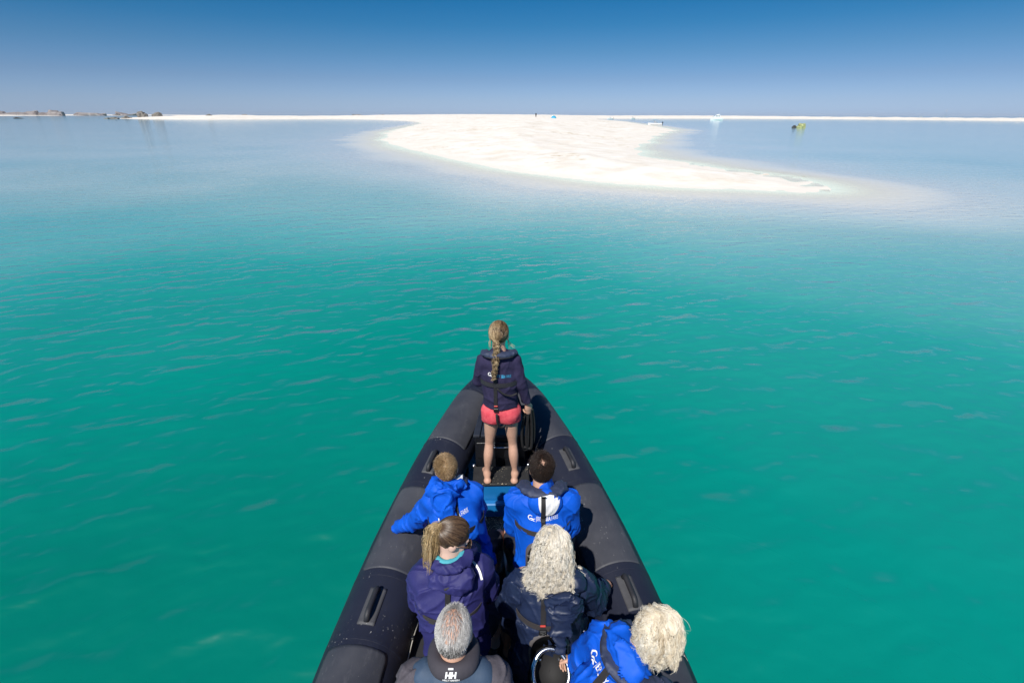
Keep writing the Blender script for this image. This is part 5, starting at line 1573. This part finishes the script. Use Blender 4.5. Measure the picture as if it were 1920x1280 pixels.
# broad slate life vest over the shoulders and a dark collar band
vest = [cone(a['chest'] + [0, -0.01, 0.02], a['chest'] * 0.3 + nk * 0.7 + [0, -0.02, -0.05], 0.178, 0.135, 0.04, (0, 1, 0), 0.82), cone(nk + [-0.125, -0.03, -0.085], nk + [0.125, -0.03, -0.085], 0.070, None, 0.05)]
V_, F_ = solid(vest, 0.008, disp=folds(88, 0.004, 40)); vs = obj('life_vest', mesh_np('life_vest', V_, F_), M['slate'], W6['root'])
vb = mesh_bvh(V_, F_)
for sg in (-1, 1):
    E_ = spline([nk + [sg * 0.135, -0.22, 0.02], nk + [sg * 0.155, -0.22, -0.08], nk + [sg * 0.15, -0.25, -0.2]], 16)
    strap('vest_edge', vb, E_, (0, 0.75, -0.66), 0.016, M['collar_black'], vs, lift=0.003, thick=0.006)
M['charcoal'] = mat('charcoal_fabric', (0.040, 0.036, 0.046), 0.8, var=0.15, bump=0.002, bscale=80)
cpts = [nk + [-0.080, 0.060, 0.007], nk + [-0.084, -0.010, 0.010], nk + [-0.058, -0.062, 0.014], nk + [0.000, -0.080, 0.016], nk + [0.058, -0.062, 0.014], nk + [0.084, -0.010, 0.010], nk + [0.080, 0.060, 0.007]]
P_ = spline(cpts, 18); V_, F_ = solid([cone(P_[i], P_[i + 1], 0.030, None, 0.02, (0, 0.35, -0.2), 0.6) for i in range(17)], 0.007, disp=lump(3, 0.002, 40))
cb_ = obj('collar_band', mesh_np('collar_band', V_, F_), M['charcoal'], vs)
cbv = mesh_bvh(V_, F_)
dn = np.array([0, 0.72, -0.69]); vv = np.array([0, 0.69, 0.72])
V2, F2, w = text_mesh('HH', 0.034, 0.002, 0.15); o = nk + np.array([-w / 2, -0.085, 0.000]) - dn * 0.25
flat_on('emblem', V2, F2, cbv, o, (1, 0, 0), vv, dn, M['white'], cb_, 0.003)
V2, F2, w = text_mesh('HELLY HANSEN', 0.011, 0.0004); flat_on('lettering', V2, F2, cbv, nk + np.array([-w / 2, -0.085, 0.000]) - dn * 0.25 - vv * 0.014, (1, 0, 0), vv, dn, M['white'], cb_, 0.003)
q = nk + np.array([0.0, -0.075, 0.042]) - dn * 0.25; q, _ = drape(cbv, q, dn, 0.006)
mb = MB(); mb.box(q - [0.012, 0.003, 0.004], q + [0.012, 0.003, 0.004], 0.001); mb.build('collar_loop', M['white'], cb_)
c, R, s = a['head'], W6['R'], 0.96
hc = c + R @ np.array([0, -0.012, 0.03]) * s
def grey_keep(u):
    b_ = ((u[:, 0] / 0.60) ** 2 + ((u[:, 1] + 0.38) / 0.66) ** 2 < 1) & (u[:, 2] > 0.10)
    return hairline(u) & (~b_ | (rng.random(len(u)) < 0.16))
ro, nr, u = scalp_roots(c, R, s, 10000, grey_keep, 0.001, 91)
bl = ([ell(hc, np.array([0.076, 0.097, 0.09]) * s, R)], 0.004)
lo = (u[:, 2] < 0.22 - 0.5 * rng.random(len(u)) ** 1.5) & (u[:, 1] < -0.40) & (np.abs(u[:, 0]) < 0.55 + 0.2 * rng.random(len(u))) & (rng.random(len(u)) < 0.75)
S = grow(ro, nr * 0.10 + (np.array([0, -0.75, -0.1])) @ R.T + np.array([0, 0, -0.35]) + rng.normal(size=ro.shape) * 0.09, rng.uniform(0.014, 0.028, len(ro)), 6, 0.85, (0, -0.4, -0.8), [bl], 92, 0.04)
hr = strands('hair', S[~lo], 0.0010, H_grey, W6['root'], np.clip(rng.normal(0.6, 0.22, (~lo).sum()), 0, 1))
strands('dark_hair', S[lo], 0.0010, H_greydark, hr, np.clip(rng.normal(0.45, 0.25, lo.sum()), 0, 1))

# ---- woman leaning out over the tube
J = dict(head=(0.682, 1.475, 1.800), neck=(0.575, 1.455, 1.690), chest=(0.455, 1.345, 1.44), pelvis=(0.285, 1.24, 1.06),
         shL=(0.468, 1.580, 1.585), shR=(0.610, 1.270, 1.560), elL=(0.400, 1.640, 1.360), elR=(0.80, 1.33, 1.30), wrL=(0.375, 1.705, 1.205), wrR=(0.90, 1.55, 1.08), **straddle(0.26, 1.27, 0.87, 0.24, 0.36))
hand = {'L': ((-0.55, 0.60, -0.45), (0.5, 0.3, 0.7), (-0.3, 0.5, 0.9), 1.0), 'R': ((0.5, 0.8, -0.4), (0, 0.3, 1), (-0.8, 0.5, 0), 0.5)}
W7 = wearer('person with wavy ash-blond hair in blue jacket leaning out over the tube', J, M['skin_f'], M['blue_jacket'], (62, 34, 0), hs=0.98, k=0.98, seed=29, hand=hand,
            jk=dict(girth=0.180, shoulder=0.078, flat=0.80, skirt=0.02, sleeve=(0.084, 0.074, 0.052), hem_drop=0.08), fold=(0.0105, 36), shorts=M['dark_shorts'], shoes=M['shoe_white'])
a = W7['J']; nk = a['neck']; fv, rv = W7['f'], W7['r']
hp = [ell(nk - fv * 0.040 - rv * 0.01 + [0, 0, 0.0], (0.100, 0.050, 0.065), rotm(62, -40, 0), 0.03), cone(nk - rv * 0.10 + [0, 0, 0.015], nk + rv * 0.08 - fv * 0.05 + [0, 0, 0.02], 0.045, 0.04, 0.04)]
V_, F_ = solid(hp, 0.008, disp=folds(99, 0.012, 50)); hd = obj('hood', mesh_np('hood', V_, F_), M['blue_jacket'], W7['jacket'])
lj = lifejacket(W7, r=0.027, edge=M['collar_black'], spread=0.140, back=0.108, fl=0.5, drop=0.2, rise=-0.03, strap_z=None, belt_z=None)
sd = np.array(fv) * 0.62 + np.array([0, 0, -0.78])
st = nk - fv * 0.12 - sd * 0.3; en = a['chest'] - fv * 0.12 - sd * 0.3
strap('back_strap', W7['bvh'], [st, (st + en) / 2, en, en + (en - st) * 0.8], sd, 0.034, M['webbing'], lj)
uu = rv / np.linalg.norm(rv); vv = np.cross(-sd / np.linalg.norm(sd), uu) * 1.0
vv = vv if vv[2] > 0 else -vv
print_company(W7['bvh'], nk - fv * 0.190 - uu * 0.125 - sd * 0.35 + [0, 0, -0.05], uu, vv, sd, 0.050, W7['jacket'], M['white'], M['white'], 0.7)
V2, F2 = wave_logo(0.05)
q = a['shL'] * 0.55 + a['elL'] * 0.45
flat_on('emblem', V2, F2, W7['bvh'], q + np.array([-0.25, 0.06, 0.3]), (0.4, 0.8, 0.3), (-0.5, 0.1, 0.8), (0.62, -0.05, -0.78), M['white'], W7['jacket'])
c, R, s = a['head'], W7['R'], 0.98
hc = c + R @ np.array([0, -0.012, 0.03]) * s
cap_obj(c, R, s, 0.010, H_ash, W7['root'], 0.5)
ro, nr, u = scalp_roots(c, R, s, 230, hairline, 0.006, 101)
ln = (0.075 + 0.075 * (u[:, 2] * 0.5 + 0.5)) * rng.uniform(0.8, 1.25, len(ro))
S = grow(ro, nr * 0.35 + rng.normal(size=ro.shape) * 0.35 + np.array([0, -0.3, -0.1]), ln, 20, 0.62, (0.0, -0.25, -1), [([ell(hc, np.array([0.076, 0.097, 0.09]) * s, R)], 0.008), (W7['torso'] + hp, 0.010)], 102, 0.4)
S = S + (np.linspace(0, 1, 20)[None, :, None]) * (nr * 0.004)[:, None]
S = curl(S, rng.uniform(0.006, 0.014, len(S)), rng.uniform(0.7, 1.4, len(S)), 103)
ng = len(S); st_ = np.concatenate([curl(S[k::2], 0.012, 1.1, 105 + k) + rng.normal(size=(len(S[k::2]), 1, 3)) * 0.014 * np.linspace(0, 1, 20)[None, :, None] for k in (0, 1)]); S = np.concatenate([locks(S, 24, 0.0060, 104, 0.6), st_])
strands('hair', S, 0.00095, H_ash, W7['root'], np.clip(np.concatenate([np.repeat(rng.normal(0.55, 0.22, ng), 24), np.full(len(st_), 0.8)]) + rng.normal(0, 0.15, len(S)), 0, 1), taper=0.45)

# ------------------------------------------------------------------ far things: rocks, boats, people on the sand
def ground(x, y):
    return float(land_height(np.array([float(x)]), np.array([float(y)]))[0])

M['rock'] = mat('granite', (0.17, 0.155, 0.135), 0.9, var=0.5, vscale=0.9, bump=0.25, bscale=1.6, col2=(0.30, 0.28, 0.25), specks=(0.8, 0.80, (0.10, 0.085, 0.065)))
M['farrock'] = mat('pink_granite', (0.21, 0.175, 0.17), 0.95, var=0.35, vscale=0.05, bump=1.0, bscale=0.1, col2=(0.34, 0.31, 0.30))
M['weedrock'] = mat('weed_covered_rock', (0.27, 0.30, 0.11), 0.8, var=0.45, vscale=1.6, col2=(0.52, 0.55, 0.26), bump=0.08, bscale=5)
M['wetrock'] = mat('wet_dark_rock', (0.035, 0.032, 0.028), 0.6, var=0.5, vscale=2, bump=0.05, bscale=6)
M['boatwhite'] = mat('white_gelcoat', (0.80, 0.80, 0.80), 0.25, var=0.03, vscale=0.5)
M['boatgrey'] = mat('grey_gelcoat', (0.36, 0.37, 0.38), 0.35, var=0.1, vscale=1)
M['antifoul'] = mat('dark_bottom_paint', (0.14, 0.05, 0.045), 0.6)
M['glassdark'] = mat('tinted_window', (0.02, 0.035, 0.05), 0.08)
M['alu'] = mat('aluminium', (0.6, 0.6, 0.62), 0.3, metal=1.0)
M['tent'] = mat('blue_tent_cloth', (0.04, 0.36, 0.55), 0.7, var=0.2, vscale=3)
M['blackplastic'] = mat('black_plastic', (0.015, 0.015, 0.016), 0.4)

def rock(name, label, cx, cy, w, d, h, material, seed, group=None, lumps=6, vox=None, z=None):
    r = np.random.default_rng(seed)
    z0 = ground(cx, cy) if z is None else z
    pr_ = []
    for k in range(lumps):
        x = r.uniform(-0.36, 0.36) * w; q = 1 - (abs(x) / (0.5 * w)) ** 1.5
        hh = h * q * r.uniform(0.55, 1.0) if k else h
        if k == 0: x = r.uniform(-0.1, 0.1) * w
        rx = w * r.uniform(0.14, 0.26)
        pr_.append(rbox((cx + x, cy + r.uniform(-0.25, 0.25) * d, z0 + hh * 0.5 - 0.2 * h), (rx, d * r.uniform(0.2, 0.35), hh * 0.5 + 0.2 * h), min(rx, hh) * 0.35, rotm(r.uniform(-40, 40), r.uniform(-14, 14), r.uniform(-16, 16)), h * 0.06))
    v = vox or max(w, h) / 60
    V_, F_ = solid(pr_, v, disp=lump(seed, h * 0.10, 9 / h))
    return tag(obj(name, mesh_np(name, V_, F_, False), material), label, 'rock', group)

rock('rock', 'tall grey-brown rock stack on the far spit, larger of the pair', -379, 545, 11.5, 7, 5.2, M['rock'], 3, 'rocks on the far spit')
rock('rock', 'lower double-humped rock beside the tall stack on the far spit', -362, 545, 11.5, 6, 4.0, M['rock'], 5, 'rocks on the far spit')
rock('rock', 'flat dark rocks trailing into the water in front of the far rock stack', -393, 522, 13, 6, 1.5, M['rock'], 8, 'rocks on the far spit', z=0.0)
rock('rock', 'low broken ledge of rock beyond the trailing flat rocks', -386, 533, 9, 5, 2.0, M['rock'], 9, 'rocks on the far spit')
rock('rock', 'small dark rocks alone on the pale far sand strip', -287, 505, 6, 3, 1.2, M['rock'], 12, 'rocks on the far spit')
rock('rock', 'low dark reef breaking the water near the frame edge', -511, 550, 10, 5, 0.9, M['wetrock'], 14, None, z=0.0)
rock('rock', 'rock covered in bright green weed standing out of the bay', 105.2, 192.7, 3.6, 2.6, 1.35, M['weedrock'], 15, None, z=0.0)
rock('rock', 'small dark wet rock at the foot of the green weedy rock', 102.6, 192.6, 1.6, 1.3, 0.75, M['wetrock'], 16, None, z=0.0)
for i, (x, y, w, h, lab) in enumerate(((-1640, 1705, 110, 11, 'hazy pinkish islet at the frame edge on the horizon'), (-1530, 1705, 95, 13, 'hazy pinkish islet with a low dark summit on the horizon'), (-1462, 1700, 75, 19, 'hazy pinkish islet with a square-topped crag, tallest on the horizon'),
                                       (-1500, 1900, 120, 9, 'long low hazy islet right of the square-topped crag'), (-1545, 2120, 110, 7, 'faint low islet farthest along the hazy shore'))):
    rock('islet', lab, x, y, w, w * 0.4, h * 0.78, M['farrock'], 30 + i, 'hazy islets on the horizon', 9, z=0.5)
for i, (x, y, w, h, lab) in enumerate(((-700, 2400, 60, 6, 'faint dark reef on the skyline behind the far spit'), (-1180, 2350, 40, 5, 'faint dark reef on the skyline next to the islets'), (-560, 2300, 46, 5, 'faint reef on the skyline nearest the sandbank'))):
    rock('reef', lab, x, y, w, 15, h, M['farrock'], 50 + i, 'reefs on the skyline', 7, z=-0.5)

def hull_mesh(L_, B_, fb, draft=0.35, sheer=0.25):
    """Boat hull along +x, bow at +L/2; returns vertices and faces, waterline at 0."""
    V_, st = [], 15
    for i in range(st):
        t = i / (st - 1); x = -L_ / 2 + L_ * t
        b_ = B_ / 2 * (1 - max(0, (t - 0.45) / 0.55) ** 2.3) * (0.92 + 0.08 * min(1, t * 4))
        z1 = fb * (1 + sheer * 2.2 * max(0, t - 0.3) ** 1.4)
        bx_ = x - 0.10 * L_ * max(0, t - 0.8) * 5 * 0.25
        V_ += [(x, -b_, z1), (bx_, -b_ * 0.86, fb * 0.25), (bx_, -b_ * 0.5, -draft * 0.6), (bx_, 0, -draft), (bx_, b_ * 0.5, -draft * 0.6), (bx_, b_ * 0.86, fb * 0.25), (x, b_, z1)]
    F_ = grid_faces(st, 7)
    F_ += [tuple(range(7))[::-1]] + [(i * 7, i * 7 + 6, (i + 1) * 7 + 6, (i + 1) * 7)[::1] for i in range(st - 1)]
    return V_, F_

def place(V_, M4): return [tuple(M4 @ Vector(p)) for p in V_]

def cruiser(x, y, rz, label):
    root = tag(empty('motor_cruiser', (x, y, 0), rz), label, 'boat')
    m4 = Matrix.LocRotScale(root.location, root.rotation_euler, None) @ Matrix.Diagonal((1.08, 1.0, 1.42, 1.0))
    def bx(name, lo, hi, b, mt, par=root):
        mb = MB(); mb.box(lo, hi, b, M=m4); return mb.build(name, mt, par)
    V_, F_ = hull_mesh(10.0, 3.4, 1.25)
    obj('hull', mesh_np('hull', place(V_, m4), F_, False), M['boatwhite'], root)
    prof = [(-2.6, 1.25), (-2.6, 2.85), (1.4, 2.85), (2.6, 2.0), (3.3, 1.4), (3.3, 1.25)]
    V_ = [(px, sy, pz) for sy in (-1.25, 1.25) for px, pz in prof]; n = len(prof)
    F_ = [tuple(range(n)), tuple(range(n, 2 * n))[::-1]] + [(i, i + n, (i + 1) % n + n, (i + 1) % n) for i in range(n)]
    cab = obj('cabin', mesh_np('cabin', place(V_, m4), F_, False), M['boatwhite'], root)
    for sy in (-1.262, 1.232):
        for px in (-2.2, -1.0, 0.2):
            bx('window', (px, sy, 2.1), (px + 0.95, sy + 0.03, 2.62), 0.01, M['glassdark'], cab)
    V_ = place([(1.5, -1.1, 2.80), (1.5, 1.1, 2.80), (2.62, 1.1, 2.02), (2.62, -1.1, 2.02)], m4 @ Matrix.Translation((0.02, 0, 0.03)))
    obj('windscreen', mesh_np('windscreen', V_, [(0, 1, 2, 3)], False), M['glassdark'], cab)
    bx('flybridge', (-1.9, -1.05, 2.853), (0.5, 1.05, 3.35), 0.08, M['boatwhite'])
    mb = MB(); mb.tube(place(spline([(-1.6, -1.1, 2.9), (-1.7, -1.0, 4.0), (-1.7, 1.0, 4.0), (-1.6, 1.1, 2.9)], 20), m4), 0.06, 6); mb.build('radar_arch', M['boatwhite'], root, True)
    mb = MB(); mb.tube(place([(-1.7, 0, 4.0), (-1.8, 0, 6.0)], m4), 0.035, 6); mb.build('aerial', M['boatwhite'], root)
    mb = MB(); mb.tube(place(spline([(0.4, -1.5, 1.75), (2.8, -1.1, 1.95), (4.3, 0, 2.2), (2.8, 1.1, 1.95), (0.4, 1.5, 1.75)], 30), m4), 0.03, 5); [mb.tube(place([(px, py, 1.2), (px, py, pz)], m4), 0.025, 5) for px, py, pz in ((0.5, -1.5, 1.75), (0.5, 1.5, 1.75), (2.8, -1.1, 1.95), (2.8, 1.1, 1.95), (4.2, 0, 2.2))]; mb.build('bow_rail', M['alu'], root, True)
    return root
cruiser(187.9, 490, math.radians(168), 'white motor cruiser anchored in the bay off the sand strip')

def speedboat(x, y, rz, label, z=0.0, L_=6.2):
    root = tag(empty('open_motorboat', (x, y, z), rz), label, 'boat')
    m4 = Matrix.LocRotScale(root.location, root.rotation_euler, None)
    V_, F_ = hull_mesh(L_, 2.2, 0.72, 0.3, 0.2)
    obj('hull', mesh_np('hull', place(V_, m4), F_, False), M['boatwhite'], root)
    V_ = [(px * 1.004, py * 1.012, 0.22 + 0.05 * k) for k in (0, 1) for px, py in ((-L_ / 2, -1.0), (L_ * 0.1, -1.03), (L_ * 0.3, -0.72), (L_ * 0.3, 0.72), (L_ * 0.1, 1.03), (-L_ / 2, 1.0))]
    obj('stripe', mesh_np('stripe', place(V_, m4), [(i, (i + 1) % 6, (i + 1) % 6 + 6, i + 6) for i in range(6)], False), M['antifoul'], root)
    def bx(name, lo, hi, b, mt, par=root):
        mb = MB(); mb.box(lo, hi, b, M=m4); return mb.build(name, mt, par)
    con = bx('console', (-0.3, -0.45, 0.72), (0.3, 0.45, 1.45), 0.08, M['boatgrey'])
    bx('windscreen', (0.2, -0.42, 1.452), (0.26, 0.42, 1.85), 0.02, M['glassdark'], con)
    bx('seat', (-1.1, -0.45, 0.72), (-0.7, 0.45, 1.15), 0.08, M['boatgrey'])
    eng = bx('outboard_engine', (-L_ / 2 - 0.55, -0.25, 0.55), (-L_ / 2 - 0.05, 0.25, 1.35), 0.12, M['blackplastic'])
    bx('engine_leg', (-L_ / 2 - 0.38, -0.09, -0.4), (-L_ / 2 - 0.18, 0.09, 0.55), 0.02, M['blackplastic'], eng)
    mb = MB(); mb.tube(place([(-L_ * 0.36, -0.9, 0.74), (-L_ * 0.36, -0.9, 1.9), (-L_ * 0.36, 0.9, 1.9), (-L_ * 0.36, 0.9, 0.74)], m4), 0.04, 6); mb.build('stern_arch', M['alu'], root, True)
    bx('sun_canopy', (-0.8, -0.8, 2.25), (0.9, 0.8, 2.33), 0.02, M['tent'])
    mb = MB(); [mb.tube(place([(px, py, 0.7), (px, py, 2.27)], m4), 0.03, 5) for px in (-0.75, 0.85) for py in (-0.75, 0.75)]; mb.build('canopy_frame', M['alu'], root)
    return root
speedboat(65.0, 242.0, math.radians(172), 'small open motorboat nosed up to the point of the sandbank')
speedboat(112.0, 610.0, math.radians(160), 'tiny pale open boat lying off the far edge of the sandbank', L_=6.5)
speedboat(148.0, 655.0, math.radians(185), 'tiny white open boat in the channel before the sand strip', L_=5.0)

def yacht(x, y, rz, label, L_=9.0, mast=11.5, z=0.0):
    root = tag(empty('sailing_yacht', (x, y, z), rz), label, 'boat')
    m4 = Matrix.LocRotScale(root.location, root.rotation_euler, None)
    V_, F_ = hull_mesh(L_, 2.9, 1.15, 0.4, 0.15)
    obj('hull', mesh_np('hull', place(V_, m4), F_, False), M['boatwhite'], root)
    mb = MB(); mb.box((-1.8, -0.85, 1.15), (1.9, 0.85, 1.65), 0.15, M=m4); cb = mb.build('coachroof', M['boatwhite'], root)
    for sy in (-0.862, 0.842):
        mb = MB(); mb.box((-1.2, sy, 1.3), (1.4, sy + 0.02, 1.5), 0.008, M=m4); mb.build('window', M['glassdark'], cb)
    mb = MB(); mb.tube(place([(0.6, 0, 1.6), (0.55, 0, 1.6 + mast)], m4), 0.09, 8); mb.build('mast', M['alu'], root, True)
    mb = MB(); mb.tube(place([(0.5, 0, 2.7), (-3.2, 0, 2.8)], m4), 0.14, 8); mb.build('furled_sail', M['boatwhite'], root, True)
    mb = MB()
    for p in ((L_ * 0.48, 0, 1.4), (-L_ * 0.5, 0, 1.25), (0.5, -1.35, 1.2), (0.5, 1.35, 1.2)): mb.tube(place([p, (0.55, 0, 1.5 + mast)], m4), 0.02, 4)
    tag(mb.build('rigging', M['alu'], root, True), kind='stuff')
    V_ = [(px, py, pz) for px, py, pz in ((-L_ * 0.45, -1.1, -0.1), (L_ * 0.3, -1.15, -0.1), (L_ * 0.3, 1.15, -0.1), (-L_ * 0.45, 1.1, -0.1), (-L_ * 0.45, -1.3, 0.2), (L_ * 0.33, -1.2, 0.2), (L_ * 0.33, 1.2, 0.2), (-L_ * 0.45, 1.3, 0.2))]
    obj('waterline_stripe', mesh_np('waterline_stripe', place(V_, m4), [(0, 1, 5, 4), (1, 2, 6, 5), (2, 3, 7, 6), (3, 0, 4, 7)], False), M['antifoul'], root)
    return root
yacht(640, 790, math.radians(20), 'white sailing yacht with bare mast beyond the sand strip')
yacht(1150, 1500, math.radians(10), 'faint distant yacht on the open horizon left of the moored yacht', 10, 12)

def far_person(x, y, label, top, legs, rz=0.0, h=1.72):
    z = ground(x, y)
    root = tag(empty('person', (x, y, z), 0), label, 'person', 'people on the sand')
    k = h / 1.72
    P_ = lambda a, b, c: np.array([x + a * k, y + b * k, z + c * k])
    pr_ = [ell(P_(0, 0, 1.6), (0.085, 0.1, 0.115)), cone(P_(0, 0, 1.42), P_(0, 0, 1.52), 0.06), cone(P_(0, 0, 1.35), P_(0, 0, 0.95), 0.16, 0.14, 0.05, (0, 1, 0), 0.6)]
    for s_ in (-1, 1):
        pr_ += [cone(P_(s_ * 0.19, 0, 1.38), P_(s_ * 0.26, 0.02, 1.1), 0.05, 0.04), cone(P_(s_ * 0.26, 0.02, 1.1), P_(s_ * 0.24, 0.1, 0.85), 0.04, 0.03), cone(P_(s_ * 0.09, 0, 0.92), P_(s_ * 0.11, 0.03, 0.48), 0.085, 0.055, 0.03), cone(P_(s_ * 0.11, 0.03, 0.48), P_(s_ * 0.12, 0, 0.06), 0.055, 0.04, 0.03), cone(P_(s_ * 0.12, 0, 0.04), P_(s_ * 0.13, 0.16, 0.03), 0.04, 0.035)]
    V_, F_ = solid(pr_, 0.022); obj('body', mesh_np('body', V_, F_), M['skin_t'], root)
    V_, F_ = solid([cone(P_(0, 0, 1.38), P_(0, 0, 0.92), 0.185, 0.165, 0.05, (0, 1, 0), 0.65), cone(P_(-0.19, 0, 1.38), P_(-0.25, 0.02, 1.1), 0.066, 0.06, 0.03), cone(P_(0.19, 0, 1.38), P_(0.25, 0.02, 1.1), 0.066, 0.06, 0.03)], 0.022); obj('top', mesh_np('top', V_, F_), top, root)
    V_, F_ = solid([cone(P_(s_ * 0.09, 0, 0.94), P_(s_ * 0.11, 0.03, 0.30), 0.11, 0.07, 0.04) for s_ in (-1, 1)], 0.022); obj('trousers', mesh_np('trousers', V_, F_), legs, root)
    V_, F_ = solid([ell(P_(0, -0.02, 1.64), (0.095, 0.105, 0.1))], 0.02); obj('hair', mesh_np('hair', V_, F_), M['dark_shorts'], root)
    return root
far_person(9.5, 215, 'tiny dark figure walking on the crest of the sandbank', M['webbing'], M['dark_shorts'])
far_person(497.6, 540, 'tiny dark figure standing apart on the far sand strip', M['webbing'], M['dark_shorts'])
far_person(503.2, 540, 'tiny figure in the middle of three on the far sand strip', M['navy_jacket'], M['dark_shorts'])
far_person(507.6, 541, 'tiny pale-topped figure, last of three on the far sand strip', M['white_cloth'], M['dark_shorts'])
# beach tent
tz = ground(16.6, 213)
root = tag(empty('beach_tent', (16.6, 213, tz)), 'low blue beach tent pitched on the crest of the sandbank', 'tent')
a_ = np.linspace(0, math.pi, 13)
V_ = [(16.6 + 1.05 * math.cos(q) * (1 - 0.06 * i), 214.2 - 0.45 * i, tz - 0.05 + 0.95 * math.sin(q) * (1 - 0.16 * i)) for i in range(4) for q in a_]
F_ = grid_faces(4, 13) + [tuple(range(39, 52))]
obj('canopy', mesh_np('canopy', V_, F_), M['tent'], root)
mb = MB(); mb.tube([V_[k] for k in range(13)], 0.025, 6); mb.build('hoop', M['alu'], root, True)
mb = MB(); mb.box((15.6, 212.2, tz - 0.02), (17.5, 214.2, tz + 0.02), 0.005); mb.build('groundsheet', M['tent'], root)

# ------------------------------------------------------------------ thin sea haze
hz = MB(); hz.box((-9600, -9600, -6.0), (9600, 9600, 26.0))
hzm = bpy.data.materials.new('sea_haze'); hzm.use_nodes = True
hn = hzm.node_tree.nodes; hn.clear()
ho = hn.new('ShaderNodeOutputMaterial'); hv = hn.new('ShaderNodeVolumePrincipled')
hv.inputs['Color'].default_value = (0.86, 0.93, 1.0, 1)
hv.inputs['Density'].default_value = 0.00004
hv.inputs['Anisotropy'].default_value = 0.0
hzm.node_tree.links.new(hv.outputs[0], ho.inputs['Volume'])
tag(hz.build('haze', hzm), 'thin sea haze lying over the distant water', kind='stuff')
